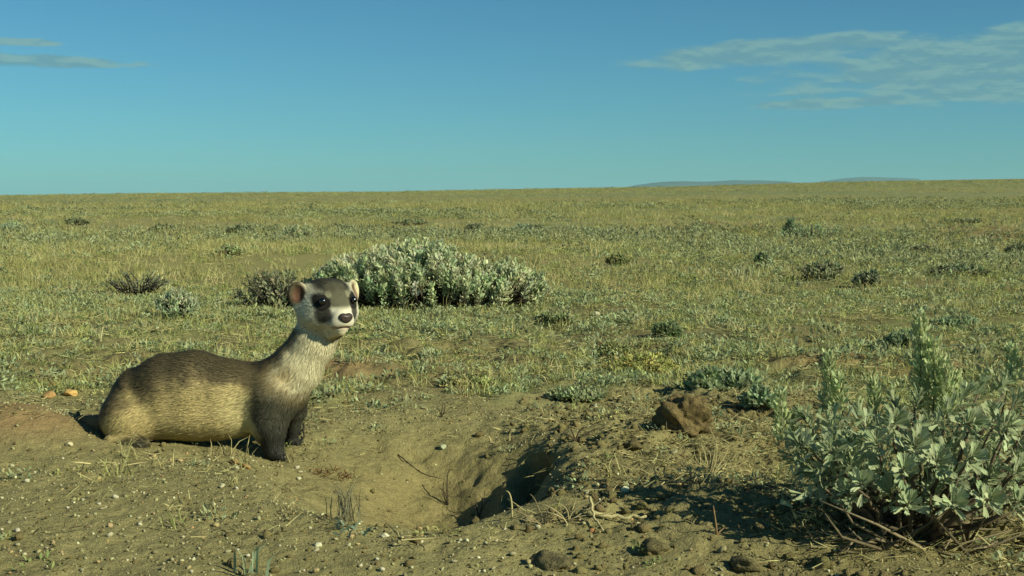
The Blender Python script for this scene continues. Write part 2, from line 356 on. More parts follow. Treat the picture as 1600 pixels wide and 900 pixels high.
def sdf(P):
    d = None
    for (a, ra), (b, rb) in zip(SPINE[:-1], SPINE[1:]):
        ys = 0.84 if a[0] < 420 else 0.9
        q = rcone(P, a, b, ra, rb, ys); d = q if d is None else smin(d, q, 6)
    d = smin(d, ell(P, np.array([300, 0, 650.]), (np.array([1., 0, 0]), np.array([0, 1., 0]), UPV), (128, 52, 37)), 14)    # belly
    d = smin(d, ell(P, np.array([208, -26, 652.]), (np.array([1., 0, 0]), np.array([0, 1., 0]), UPV), (44, 28, 38)), 16)   # haunch
    d = smin(d, ell(P, np.array([208, 28, 652.]), (np.array([1., 0, 0]), np.array([0, 1., 0]), UPV), (44, 26, 38)), 16)
    # near foreleg
    d = smin(d, rcone(P, (426, -26, 622), (424, -34, 664), 33, 25), 16)
    d = smin(d, rcone(P, (424, -34, 664), (431, -40, 698), 24, 14.5), 8)
    d = smin(d, rcone(P, (431, -40, 698), (437, -42, VN - 9), 14, 10.5), 6)
    for k in (-1, 0, 1): d = smin(d, rcone(P, (437, -42 + 4 * k, VN - 7), (446 + 1.5 * (1 - abs(k)), -46 + 6.5 * k, VN - 3.5), 7.5, 5), 3)
    # far foreleg
    d = smin(d, rcone(P, (450, 22, 618), (456, 26, 646), 26, 15), 14)
    d = smin(d, rcone(P, (456, 26, 646), (448, 28, VFAR - 7), 14, 9), 6)
    for k in (-1, 0, 1): d = smin(d, rcone(P, (448, 28 + 4 * k, VFAR - 6), (458, 27 + 6 * k, VFAR - 3), 7, 4.5), 3)
    # hind feet
    for sy in (-1, 1):
        vh = VHN if sy < 0 else VHF
        d = smin(d, rcone(P, (196, 36 * sy, 676), (186, 42 * sy, vh - 8), 16, 9), 8)
        d = smin(d, rcone(P, (186, 42 * sy, vh - 8), (224, 50 * sy, vh - 7), 9, 8), 4)
        for k in (-1, 0, 1): d = smin(d, rcone(P, (222, (50 + 4 * k) * sy, vh - 6), (236, (52 + 6 * k) * sy, vh - 3.5), 6.5, 4.5), 3)
    # tail
    d = smin(d, rcone(P, (176, 6, 660), (146, 16, 668), 17, 12.5), 10)
    d = smin(d, rcone(P, (146, 16, 668), (126, 30, 668), 12, 8.5), 6); d = smin(d, rcone(P, (126, 30, 668), (108, 44, 664), 8.5, 4), 5)
    # head
    Pq = HC + (P - HC) / HS
    h = ell(Pq, hq(0, 1, 0), (rt, UPV, fw), (42, 36, 45))
    h = smin(h, ell(Pq, hq(0, -13, 6), (rt, UPV, fw), (43, 25, 36)), 8)            # cheeks
    h = smin(h, rcone(Pq, hq(0, -8, 24), hq(0, -16, 47), 29, 17.0), 8)             # muzzle
    h = smin(h, rcone(Pq, hq(9, -21, 42), hq(9, -21, 47), 11, 9.5), 5); h = smin(h, rcone(Pq, hq(-9, -21, 42), hq(-9, -21, 47), 11, 9.5), 5)
    h = smin(h, rcone(Pq, hq(0, -31, 28), hq(0, -33, 44), 15, 8.5), 6)             # chin
    for sg in (1, -1):
        h = -smin(-h, np.linalg.norm(Pq - hq(24.5 * sg, 8.5, 45), axis=-1) - 7.5, 5)  # eye socket
        n, s, u = ear_ax(sg); c = hq(44 * sg, 18, -2)
        e = ell(Pq, c, (n, s, u), (6.5, 14.5, 17.5)); h = smin(h, e, 10)
        h = -smin(-h, ell(Pq, c + n * 7.0 + u * 1.5, (n, s, u), (7.5, 9.5, 12)), 4)
    for k in np.linspace(0, 1, 5):                                                # mouth crease
        for sg in (1, -1):
            h = -smin(-h, np.linalg.norm(Pq - hq(sg * (1 + 15 * k), -28.5 + 2.2 * k * (1 - k) * 4 * 0.4 - 2 * k, 57.5 - 13 * k ** 1.4), axis=-1) - 2.0, 2.0)
    return smin(d, h * HS, 9)
VX = 1.6
gx = np.arange(82, 590, VX); gy = np.arange(-78, 72, VX); gzv = np.arange(424, max(735, VN + 8, VFAR + 8), VX)
def surface_nets():
    shape = (len(gx), len(gy), len(gzv)); F = np.full(shape, 9.0, np.float32)
    # coarse pass decides where the fine field is needed
    cs = 6; cxs, cys, czs = gx[::cs], gy[::cs], gzv[::cs]
    Pc = np.stack(np.meshgrid(cxs, cys, czs, indexing='ij'), -1); Dc = sdf(Pc)
    near = np.abs(Dc) < VX * cs * 1.8
    up = np.repeat(np.repeat(np.repeat(Dc, cs, 0), cs, 1), cs, 2)[:shape[0], :shape[1], :shape[2]]; F[:] = up
    nm = near.copy()
    for ax in range(3):
        nm |= np.roll(near, 1, ax)
    msk = np.repeat(np.repeat(np.repeat(nm, cs, 0), cs, 1), cs, 2)[:shape[0], :shape[1], :shape[2]]
    I = np.argwhere(msk); P = np.stack([gx[I[:, 0]], gy[I[:, 1]], gzv[I[:, 2]]], 1)
    for s in range(0, len(I), 300000):
        F[tuple(I[s:s + 300000].T)] = sdf(P[s:s + 300000])
    ins = F < 0
    nx_, ny_, nz_ = shape
    cells = np.zeros((nx_ - 1, ny_ - 1, nz_ - 1), np.int8)
    for a in (0, 1):
        for b in (0, 1):
            for c in (0, 1): cells += ins[a:nx_ - 1 + a, b:ny_ - 1 + b, c:nz_ - 1 + c]
    act = np.argwhere((cells > 0) & (cells < 8)); idx = -np.ones(cells.shape, np.int64); idx[tuple(act.T)] = np.arange(len(act))
    acc = np.zeros((len(act), 3)); cnt = np.zeros(len(act))
    C8 = [(a, b, c) for a in (0, 1) for b in (0, 1) for c in (0, 1)]
    for p in C8:
        for ax in range(3):
            if p[ax]: continue
            q = list(p); q[ax] = 1
            fa = F[act[:, 0] + p[0], act[:, 1] + p[1], act[:, 2] + p[2]]; fb = F[act[:, 0] + q[0], act[:, 1] + q[1], act[:, 2] + q[2]]
            s = (fa < 0) != (fb < 0); t = np.where(s, fa / np.where(s, fa - fb, 1), 0)
            w = np.array(p, float)[None] + t[:, None] * np.eye(3)[ax][None]; acc[s] += w[s]; cnt[s] += 1
    Vp = act + acc / cnt[:, None]; quads = []
    for ax in range(3):
        o1, o2 = [(1, 2), (2, 0), (0, 1)][ax]
        sl0 = [slice(1, -1)] * 3; sl1 = [slice(1, -1)] * 3; sl0[ax] = slice(0, -1); sl1[ax] = slice(1, None)
        A, B = ins[tuple(sl0)], ins[tuple(sl1)]; e = np.argwhere(A != B); off = np.array([1, 1, 1]); off[ax] = 0; e = e + off
        d1 = np.zeros(3, int); d1[o1] = 1; d2 = np.zeros(3, int); d2[o2] = 1
        g = lambda q: idx[q[:, 0], q[:, 1], q[:, 2]]
        Q = np.stack([g(e - d1 - d2), g(e - d2), g(e), g(e - d1)], 1)
        fl = ins[e[:, 0], e[:, 1], e[:, 2]]          # v axis points down: orientation fixed by the flip test below
        Q[fl] = Q[fl][:, ::-1]; quads.append(Q)
    Q = np.concatenate(quads); Q = Q[(Q >= 0).all(1)]
    Vs = np.stack([gx[0], gy[0], gzv[0]]) + Vp * VX
    return Vs, Q
FV, FQ = surface_nets()
def sgrad(P, e=1.0):
    g = np.stack([sdf(P + np.eye(3)[i] * e) - sdf(P - np.eye(3)[i] * e) for i in range(3)], -1); return unit(g)
# relax the net a little so that no stair steps remain
for _ in range(2):
    acc = np.zeros_like(FV); cnt = np.zeros(len(FV))
    for k in range(4):
        np.add.at(acc, FQ[:, k], FV[FQ[:, (k + 1) % 4]]); np.add.at(acc, FQ[:, k], FV[FQ[:, (k + 3) % 4]]); np.add.at(cnt, FQ[:, k], 2)
    FV = 0.5 * FV + 0.5 * acc / np.maximum(cnt, 1)[:, None]
def lerp(a, b, t): return np.asarray(a) * (1 - t[:, None]) + np.asarray(b) * t[:, None]
def coat(P, nrm):
    """coat colour (linear albedo) of the animal at sculpt positions"""
    u, y, v = P[:, 0], P[:, 1], P[:, 2]
    n = fbm(u + 0.6 * y, v, 0.035, 3, 81); n2 = fbm(u * 0.5, v + y, 0.12, 3, 82)
    tan_ = np.array([0.50, 0.395, 0.175]); cream = np.array([0.62, 0.53, 0.26]); saddle = np.array([0.085, 0.070, 0.038]); brown = np.array([0.17, 0.130, 0.066]); dark = np.array([0.050, 0.048, 0.034])
    c = np.tile(tan_, (len(P), 1))
    c = lerp(c, cream, sst(u, 330, 395) * sst(v, 590, 630) * 0.75)
    top = np.interp(u, [150, 200, 260, 300, 345, 400, 430], [612, 585, 556, 551, 558, 566, 545])
    dv = (v - top + 16 * n) * (1 + 0.6 * sst(u, 335, 385))
    c = lerp(c, brown, 1 - sst(dv, 30, 58)); c = lerp(c, saddle, (1 - sst(dv, 14, 42)) * np.interp(u, [160, 215, 340, 400], [0.35, 0.95, 0.9, 0.55]))
    c = lerp(c, brown, (1 - sst(u + 5 * n2, 158, 185)) * 0.8)                        # rump edge
    c = lerp(c, brown * 0.9, (1 - sst(u, 200, 260)) * sst(v, 600, 640) * 0.0)
    c = lerp(c, dark, sst(v + 4 * n2, 671, 683) * (1 - sst(u, 236, 262)) * sst(np.abs(y), 14, 24) * 0.95)                   # hind feet
    t = sst(-u, -165, -140); c = lerp(c, np.array([0.25, 0.19, 0.095]), t); c = lerp(c, dark, 1 - sst(u, 106, 128))
    # shoulder, chest and forelegs
    sh = sst(u + 6 * n2 - 0.10 * (v - 620), 397, 417)
    c = lerp(c, np.array([0.125, 0.105, 0.058]), sh)
    c = lerp(c, np.array([0.058, 0.056, 0.038]), sh * sst(v + 10 * n, 592, 632)); c = lerp(c, np.array([0.034, 0.034, 0.027]), sh * sst(v, 640, 690))
    # neck: pale throat, brown nape
    ax0 = np.array([432., 606.]); ax1 = np.array([505., 495.]); dd = unit(ax1 - ax0); s = (u - ax0[0]) * dd[0] + (v - ax0[1]) * dd[1]; w = (u - ax0[0]) * -dd[1] + (v - ax0[1]) * dd[0]
    thr = sst(w - 0.25 * y + 6 * n2, -16, 4) * sst(s + 8 * n2, 8, 34)
    nk = sst(s, -8, 20); c = lerp(c, np.array([0.20, 0.155, 0.078]), nk * 0.85)
    c = lerp(c, np.array([0.63, 0.57, 0.36]), thr); c = lerp(c, np.array([0.44, 0.31, 0.13]), np.exp(-((s - 34) / 15) ** 2 - ((w - 2) / 13) ** 2) * 0.7)
    nape = sst(-w + 0.1 * y, 20, 30) * nk; c = lerp(c, np.array([0.075, 0.06, 0.036]), nape * 0.8)
    # head
    q = (P - HC) / HS; a = q @ rt; b = q @ UPV; f = q @ fw; aa = np.abs(a)
    r = np.sqrt((a / 50) ** 2 + ((b - 2) / 46) ** 2 + (f / 72) ** 2); hm = 1 - sst(r, 1.0, 1.12); hm *= sst(b + 0.35 * f, -44, -36)
    face = np.tile(np.array([0.56, 0.53, 0.38]), (len(P), 1))
    face = lerp(face, np.array([0.60, 0.57, 0.42]), sst(aa, 20, 34) * sst(f, 0, 20) * (1 - sst(b, 12, 24)))
    face = lerp(face, np.array([0.066, 0.062, 0.040]), sst(b + 0.10 * f, 10, 17) * (1 - sst(aa, 15, 26)) * 1.0)
    face = lerp(face, np.array([0.045, 0.043, 0.033]), sst(b + 2 * n2, 15, 25) * (1 - sst(aa, 20, 34)))
    face = lerp(face, np.array([0.100, 0.094, 0.060]), sst(b, -6, 3) * (1 - sst(aa, 11, 19)) * sst(f, 15, 28))
    # eye mask
    mk = 1 - sst(np.sqrt(((aa - 24.5) / 11.2) ** 2 + ((b - 6.0) / 13.0) ** 2) + 0.10 * n2, 0.78, 1.12); mk *= sst(f, 8, 20)
    mk2 = 1 - sst(np.sqrt(((aa - 24.0) / 9.0) ** 2 + ((b + 8) / 16.0) ** 2), 0.7, 1.15); mk2 *= sst(f, 12, 24)
    sp = 1 - sst(np.sqrt(((aa - 14.5) / 4.2) ** 2 + ((b - 17) / 4.6) ** 2), 0.6, 1.2); sp *= sst(f, 15, 25)
    # muzzle
    mz = sst(f - 0.4 * b, 36, 48) * (1 - sst(aa + 0.4 * b, 14, 21)); face = lerp(face, np.array([0.60, 0.56, 0.43]), mz * (1 - sst(b, -7, 2)))
    face = lerp(face, np.array([0.60, 0.56, 0.43]), sst(-b, 18, 26) * sst(f, 18, 30))
    face = lerp(face, np.array([0.018, 0.017, 0.015]), np.clip(np.maximum(mk, mk2 * 0.92), 0, 1)); face = lerp(face, np.array([0.24, 0.228, 0.145]), sp)
    face = lerp(face, np.array([0.30, 0.17, 0.12]), np.exp(-((b + 28.5) / 2.6) ** 2) * sst(f, 42, 50) * (1 - sst(aa, 13, 18)) * 0.8)
    # ears
    for sg in (1, -1):
        n_, s_, u_ = ear_ax(sg); e = (P - hp(44 * sg, 18, -2)) / HS; en, es, eu = e @ n_, e @ s_, e @ u_; rr = np.sqrt((es / 17) ** 2 + (eu / 21) ** 2)
        k = (1 - sst(rr, 1.0, 1.15)) * (aa > 30) * (b > 2) * (np.abs(en) < 11); face = lerp(face, np.array([0.46, 0.42, 0.29]), k)
        face = lerp(face, np.array([0.13, 0.068, 0.042]), k * (1 - sst(rr, 0.55, 0.85)) * (nrm @ n_ > 0.2))
    c = lerp(c, 0, hm) + face * hm[:, None]
    return np.clip(c, 0.012, 0.8)
FN = sgrad(FV)
fc = coat(FV, FN)
Wv = fpos(FV)
fme = mk_mesh('ferret', Wv, [FQ], fc)
bmx = bmesh.new(); bmx.from_mesh(fme); bmesh.ops.recalc_face_normals(bmx, faces=bmx.faces); bmx.to_mesh(fme); bmx.free()
forg = fpos(np.array([300., 0, 690.]))
fme.transform(Matrix.Translation(-Vector(forg)))
ferret = obj('ferret', fme, M_SKIN, label='tan black-footed ferret with dark eye mask standing at the burrow rim, head turned', category='ferret')
ferret.location = forg
# fur: short strands combed along the body
def fur(N):
    tri = np.concatenate([FQ[:, [0, 1, 2]], FQ[:, [0, 2, 3]]]); A, B, C = FV[tri[:, 0]], FV[tri[:, 1]], FV[tri[:, 2]]
    ar = np.linalg.norm(np.cross(B - A, C - A), axis=1); q = A - HC
    headw = np.linalg.norm(q, axis=1) < 62
    pr = ar * np.where(headw, 2.2, 1.0) * np.where(A[:, 1] > 25, 0.35, 1.0); t = RNG.choice(len(tri), N, p=pr / pr.sum())
    r1 = np.sqrt(RNG.random(N)); r2 = RNG.random(N); w = np.stack([1 - r1, r1 * (1 - r2), r1 * r2], 1)
    P = (FV[tri[t]] * w[..., None]).sum(1); n = sgrad(P)
    # flow field
    flow = np.zeros_like(P); ws = np.zeros(N)
    for (a, ra), (b, rb) in zip(SPINE[:-1], SPINE[1:]):
        a = np.array(a, float); b = np.array(b, float); dd = unit(a - b); mid = (a + b) / 2
        k = np.exp(-((np.linalg.norm(P - mid, axis=1) / 45) ** 2)); flow += k[:, None] * dd; ws += k
    flow /= ws[:, None] + 1e-9; flow[:, 2] += 0.22
    leg = sst(P[:, 2], 640, 668) * (P[:, 0] > 396); flow = lerp(flow, np.array([-0.1, 0, 1.0]), leg)
    rump = 1 - sst(P[:, 0], 165, 215); flow = flow * (1 - rump)[:, None] + np.array([-0.5, 0, 0.8]) * rump[:, None]
    tl = 1 - sst(P[:, 0], 140, 160); flow = lerp(flow, np.array([-1.0, 0.3, 0]), tl)
    q = P - HC; hm = (1 - sst(np.linalg.norm(q / np.array([1, 1, 0.95]), axis=1), 50, 66)) * sst(-(P[:, 2]), -520, -505)
    away = unit(P - hp(0, -14, 66)); flow = flow * (1 - hm)[:, None] + away * hm[:, None]
    flow = unit(flow); tg = flow - (flow * n).sum(1)[:, None] * n; tg = unit(tg)
    L = np.full(N, 12.0); L = L * (1 - leg) + 6.5 * leg; L = L * (1 - tl) + 13 * tl
    nosed = np.linalg.norm(P - hp(0, -14, 60), axis=1)
    L = L * (1 - hm) + hm * np.interp(nosed, [0, 15, 40, 80], [0.8, 1.3, 3.2, 7.5])
    for sg in (1, -1):
        L = np.where(np.linalg.norm(P - hp(44 * sg, 18, -2), axis=1) < 21, 3.0, L)
        de = np.linalg.norm(P - hp(24.5 * sg, 9, 39), axis=1); L = np.where(de < 12, 1.6, L)
    L *= 0.7 + 0.6 * RNG.random(N)
    nd_ = np.linalg.norm(P - hp(0, -18, 58), axis=1); L = np.minimum(L, np.interp(nd_, [0, 14, 24, 34, 60], [0.5, 1.2, 2.6, 4.6, 20.0]))
    lift = 0.26 + 0.12 * RNG.random(N)
    d0 = unit(tg + n * lift[:, None] * 1.5 + RNG.normal(size=(N, 3)) * 0.13); d1 = unit(tg + n * lift[:, None] * 0.35 + RNG.normal(size=(N, 3)) * 0.10)
    sd = unit(np.cross(n, d0)); wd = (0.36 + 0.24 * RNG.random(N))[:, None]
    wd = wd * np.clip(L / 9, 0.45, 1)[:, None]
    p0 = P - n * 0.6; p1 = p0 + d0 * (L * 0.5)[:, None]; p2 = p1 + d1 * (L * 0.5)[:, None]
    V = np.stack([p0 - sd * wd, p0 + sd * wd, p1 + sd * wd * 0.8, p1 - sd * wd * 0.8, p2], 1)
    c = coat(P, n); lum = np.clip(1 + (0.09 + 0.13 * hm[:, None]) * RNG.normal(size=(N, 1)), 0.5, 1.5); c = np.clip(c * lum, 0.01, 0.8)
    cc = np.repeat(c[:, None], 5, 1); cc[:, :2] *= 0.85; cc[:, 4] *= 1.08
    b = np.arange(N)[:, None] * 5
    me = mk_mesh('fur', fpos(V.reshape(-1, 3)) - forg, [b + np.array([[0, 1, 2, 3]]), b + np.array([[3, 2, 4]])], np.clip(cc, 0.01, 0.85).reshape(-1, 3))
    nn = unit(n + 0.13 * RNG.normal(size=(N, 3))); nn[:, 2] *= -1.0                  # v axis points down
    nn = np.repeat(nn, 5, axis=0).astype(np.float32)
    me.normals_split_custom_set_from_vertices(nn)
    return me
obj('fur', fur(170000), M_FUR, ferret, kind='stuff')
def ball(r, sub=3):
    bm = bmesh.new(); bmesh.ops.create_icosphere(bm, subdivisions=sub, radius=r); return bm
def bm_obj(name, bm, mat, parent, loc, smooth=True):
    me = bpy.data.meshes.new(name); bm.to_mesh(me); bm.free()
    for p in me.polygons: p.use_smooth = smooth
    o = obj(name, me, mat, parent); o.location = Vector(loc); return o
for sg in (1, -1):
    bm_obj('eye', ball(5.9 * FS), M_EYE, ferret, fpos(hp(24.3 * sg, 8.5, 38.0)) - forg)
# nose pad: a rounded, slightly heart-shaped button
bm = ball(1.0, 3)
for v_ in bm.verts:
    x_, y_, z_ = v_.co                                       # x right, y forward, z up
    wx = 10.5 * (1.0 + 0.25 * z_); q = rt * (x_ * wx) + fw * (y_ * 6.5) + UPV * (z_ * 7.8 - 1.6 * math.exp(-(x_ / 0.25) ** 2) * (z_ > 0) * z_)
    for sg in (1, -1):
        dn = ((x_ - 0.42 * sg) / 0.2) ** 2 + ((z_ + 0.12) / 0.22) ** 2; q = q - fw * (2.6 * math.exp(-dn) * (y_ > 0))
    v_.co = HS * Vector((q[0] * FS, q[1] * FS, -q[2] * FS))
bmesh.ops.recalc_face_normals(bm, faces=bm.faces)
bm_obj('nose', bm, M_NOSE, ferret, fpos(hp(0, -14.5, 61)) - forg)
mb = MB()
for sg in (1, -1):
    for k in range(7):
        p0 = hp(sg * (9 + 1.2 * (k % 3)), -19 - 2.2 * (k % 4), 53 - 1.5 * (k % 3)); d = unit(rt * sg * (0.9 + 0.1 * k % 0.3) + UPV * (0.28 - 0.13 * k) + fw * (-0.15 - 0.05 * k)); ln = 20 + 4 * (k % 4)
        P = np.array([p0 + d * ln * t - UPV * 4 * t * t for t in np.linspace(0, 1, 5)]); tube(mb, fpos(P) - forg, np.array([0.28, 0.25, 0.2, 0.14, 0.05]) * FS, (0.08, 0.075, 0.06), 3)
obj('whiskers', mb.mesh('whiskers'), M_FUR, ferret, kind='stuff')
cl = MB()
for k in (-1, 0, 1):
    P = np.array([(446, -46 + 6.5 * k, VN - 5), (451, -47.5 + 7 * k, VN - 3.5), (454, -48 + 7 * k, VN - 0.5)], float); tube(cl, fpos(P) - forg, np.array([2.2, 1.6, 0.5]) * FS, (0.30, 0.27, 0.19), 4)
obj('claws', cl.mesh('claws'), M_STONE, ferret)
print('ferret', len(FV), round(time.time() - T0, 1))

# ------------------------------------------------------------------ shrubs
def shrub(name, label, cat, base, w, dp, h, shoots, lps, leaf, col, dome=None, group=None, twig=(0.10, 0.085, 0.06), spread=1.0, jit=0.16, ratio=0.3, spike=0.35, stems=14, lift=0.0, flat=2.0):
    """woody shrub: branches from one root crown, upright leafy shoots over a lobed dome"""
    z0 = ground(base[0], base[1]); root = empty(name, (base[0], base[1], z0 - 0.004), label=label, category=cat)
    if group: root['group'] = group
    n = shoots; r = np.sqrt(RNG.random(n)) * 0.98; th = RNG.random(n) * 2 * math.pi
    a = r * np.cos(th); b = r * np.sin(th); X = a * w / 2; Y = b * dp / 2
    prof = dome(X) if dome is not None else np.ones(n)
    top = h * prof * np.sqrt(np.clip(1 - 0.78 * r ** flat, 0.05, 1)) * (0.72 + 0.30 * RNG.random(n) + 0.30 * fbm(X, Y, 4.0 / max(w, 0.05), 2, int(w * 977) % 91))
    zloc = np.array([ground(base[0] + x, base[1] + y) - z0 for x, y in zip(X[:60], Y[:60])]).mean() if n > 4 else 0
    tip = np.stack([X, Y, top], 1); sl = h * spike * (0.6 + 0.7 * RNG.random(n))
    axd = unit(np.stack([a * 0.75 * spread, b * 0.75 * spread, np.full(n, 1.0)], 1) + 0.16 * RNG.normal(size=(n, 3)))
    br = MB(); fo = MB()
    for i in range(min(stems, n)):
        e = tip[i] - axd[i] * sl[i] * 0.5; mid = np.array([e[0] * 0.55, e[1] * 0.55, e[2] * 0.30 + 0.01]) + RNG.normal(size=3) * 0.02 * w
        P = np.array([[e[0] * 0.04, e[1] * 0.04, -0.01], mid, e]); q = np.linspace(0, 1, 7)[:, None]
        P = (1 - q) ** 2 * P[0] + 2 * q * (1 - q) * P[1] + q * q * P[2] + RNG.normal(size=(7, 3)) * 0.008 * w; r0 = max(0.012 * w, 0.0025)
        tube(br, P, np.linspace(r0, r0 * 0.25, 7), np.asarray(twig) * (0.8 + 0.4 * RNG.random()), 5)
    for i in range(n):
        s0 = tip[i] - axd[i] * sl[i] * 1.2; s0[2] = max(s0[2], 0)
        tube(br, np.array([s0 * [0.8, 0.8, 0.6], s0, tip[i]]), [0.0016 + 0.003 * w] * 2 + [0.0008], np.asarray(twig), 3)
    k = n * lps; ids = np.repeat(np.arange(n), lps); t = RNG.random(k) ** 0.8
    P = tip[ids] - axd[ids] * (sl[ids] * (1 - t))[:, None] + RNG.normal(size=(k, 3)) * sl[ids][:, None] * 0.05
    rnd = RNG.normal(size=(k, 3)); side = unit(rnd - (rnd * axd[ids]).sum(1)[:, None] * axd[ids])
    D = unit(axd[ids] * (0.55 + 0.6 * t)[:, None] + side * (0.9 - 0.35 * t)[:, None])
    outw = unit(np.stack([a, b, 0.35 + 0.5 * (1 - r)], 1))[ids]; N = unit(outw * 0.9 + side * 0.25 + 0.45 * RNG.normal(size=(k, 3)))
    P[:, 2] = np.maximum(P[:, 2], 0.004) + lift
    cvar = (np.asarray(col)[None] * (1 + jit * RNG.normal(size=(n, 1))) * (1 + 0.05 * RNG.normal(size=(n, 3))))[ids]
    leaves(fo, P, D, N, leaf * (0.6 + 0.8 * RNG.random(k)), leaf * ratio * (0.7 + 0.6 * RNG.random(k)), np.clip(cvar, 0.02, 0.6), 0.2, 0.14)
    obj('branches', br.mesh('branches'), M_WOOD, root, kind='stuff'); obj('foliage', fo.mesh('foliage'), M_LEAF, root, kind='stuff')
    return root
SAGE = (0.48, 0.54, 0.31); SAGEB = (0.36, 0.44, 0.28); DULL = (0.24, 0.27, 0.15); OLIVE = (0.28, 0.30, 0.13)
p = at(662, 489)
def dome_mid(X):
    u = 662 + X / pxm(p); return np.interp(u, [470, 500, 560, 620, 650, 685, 712, 725, 770, 815, 850, 870], [0.82, 0.97, 1.0, 1.0, 0.96, 1.07, 1.02, 0.96, 0.96, 0.93, 0.80, 0.6]) / 1.0
shrub('sagebrush', 'wide dense grey green sagebrush clump behind the ferret', 'shrub', (p[0], p[1] + 0.14), 408 * pxm(p), 0.44, 97 * pxm(p), 800, 42, 0.0155, SAGE, dome_mid, ratio=0.40, spike=0.42, stems=40, flat=5.0)
p = at(425, 487); shrub('twiggy_shrub', 'dull half-bare shrub with dark twigs joining the wide sagebrush', 'shrub', (p[0], p[1] + 0.06), 130 * pxm(p), 0.26, 62 * pxm(p), 120, 12, 0.017, (0.264, 0.279, 0.163), twig=(0.05, 0.042, 0.035), spread=1.4, stems=34)
p = at(216, 464); shrub('bare_shrub', 'low dark bare-branched shrub with few leaves in the grass', 'shrub', (p[0], p[1]), 110 * pxm(p), 0.25, 46 * pxm(p), 60, 6, 0.014, (0.248, 0.264, 0.171), twig=(0.028, 0.024, 0.02), spread=2.0, stems=44)
p = at(273, 499); shrub('small_sagebrush', 'small pale rounded sagebrush standing alone behind the ferret', 'shrub', (p[0], p[1] + 0.04), 66 * pxm(p), 0.15, 40 * pxm(p), 90, 18, 0.014, (0.419, 0.465, 0.287), twig=(0.06, 0.05, 0.04))
FAR = [  # photo position, width and height in photo pixels, colour, what sets it apart
    (466, 374, 64, 18, SAGE, 'compact pale sagebrush in dry grass, beside a greyer flat one'),
    (375, 368, 52, 14, DULL, 'flat grey sagebrush between two others on the dry plain'),
    (257, 365, 44, 13, DULL, 'dark little sagebrush on the dry plain beyond the bare-branched shrub'),
    (15, 363, 55, 13, SAGEB, 'pale bluish sagebrush at the end of the row on the plain'),
    (120, 352, 40, 9, DULL, 'thin dark sagebrush tuft on the plain behind the row'),
    (742, 361, 34, 9, DULL, 'tiny dark sagebrush on the plain beyond the wide clump'),
    (818, 366, 40, 14, SAGEB, 'pale sagebrush with bluish leaves on the plain beyond the wide clump'),
    (843, 362, 20, 8, DULL, 'dark low tuft touching the bluish sagebrush'),
    (1270, 377, 104, 27, (0.357, 0.441, 0.238), 'long green shrub between the two reddish soil patches'),
    (1238, 374, 34, 26, (0.238, 0.322, 0.179), 'dark upright bush at the end of the long green shrub'),
    (1283, 438, 78, 26, (0.274, 0.297, 0.167), 'dark low shrub on the green flat, the larger of two neighbours'),
    (1354, 449, 46, 22, (0.238, 0.262, 0.155), 'dark low shrub on the green flat, the smaller of two neighbours'),
    (1500, 432, 90, 15, DULL, 'flat dull shrub patch in the grass below the large reddish soil patch'),
    (1445, 399, 56, 15, (0.357, 0.381, 0.214), 'dull green tuft at the near edge of the large reddish soil patch'),
    (1500, 350, 70, 8, DULL, 'thin grey green shrub line on the rise beyond the reddish soil'),
    (965, 415, 38, 16, OLIVE, 'olive tuft in the grass between the wide sagebrush and the long green shrub'),
    (1195, 420, 30, 22, (0.309, 0.357, 0.190), 'upright dark green tuft beside the pale flower spikes'),
    (1590, 400, 40, 16, DULL, 'dull shrub at the near edge of reddish soil beyond the foreground sagebrush'),
    (640, 352, 60, 7, DULL, 'long thin grey shrub line low on the far plain'),
    (360, 400, 44, 15, (0.405, 0.428, 0.214), 'yellowish tuft in dry grass beyond the twiggy shrub')]
for (u, v, wp, hpx, c, lab) in FAR:
    p = at(u, v); s = pxm(p); lf = max(0.016, 3.2 * s)
    shrub('sagebrush' if c in (SAGE, SAGEB, DULL) else 'low_shrub', lab, 'shrub', (p[0], p[1]), wp * s, wp * s * 0.7, hpx * 1.15 * s, 70, 14, lf, c, group='scattered shrubs out on the plain', stems=10, ratio=0.45)
LOW = [(1130, 612, 110, 30, (0.286, 0.355, 0.190), 0.016, 'blue green spreading plant arching over bare soil beside the big clod'),
       (1185, 634, 44, 18, (0.267, 0.347, 0.197), 0.013, 'small blue green sprig in bare soil near the foreground sagebrush'),
       (868, 510, 60, 20, (0.305, 0.339, 0.163), 0.014, 'low grey green plant at the foot of the wide sagebrush'),
       (1042, 530, 44, 20, (0.228, 0.287, 0.136), 0.014, 'dark green low plant beyond the yellowish mat of leaves'),
       (1492, 511, 76, 12, (0.267, 0.347, 0.190), 0.014, 'flat bluish mat plant behind the tall seed stalk'),
       (1420, 536, 60, 14, (0.267, 0.339, 0.184), 0.014, 'small bluish mat plant beside the tall seed stalk'),
       (1000, 585, 120, 26, (0.457, 0.442, 0.157), 0.010, 'yellowish green mat of tiny leaves beyond the burrow'),
       (960, 560, 56, 18, (0.362, 0.372, 0.163), 0.011, 'pale green mat at the edge of a small soil step'),
       (900, 622, 90, 10, (0.324, 0.364, 0.190), 0.010, 'thin grey green creeping plant along the far burrow rim'),
       (735, 607, 90, 16, (0.381, 0.381, 0.163), 0.010, 'loose green grey plant beyond the burrow bowl')]
for (u, v, wp, hpx, c, lf, lab) in LOW:
    p = at(u, v); s = pxm(p)
    shrub('low_plant', lab, 'plant', (p[0], p[1]), wp * s, wp * s * 0.8, hpx * 1.1 * s, int(40 + wp * 1.6), 14, lf, c, stems=8, ratio=0.42, spike=0.55, twig=(0.170, 0.153, 0.102), spread=1.6)

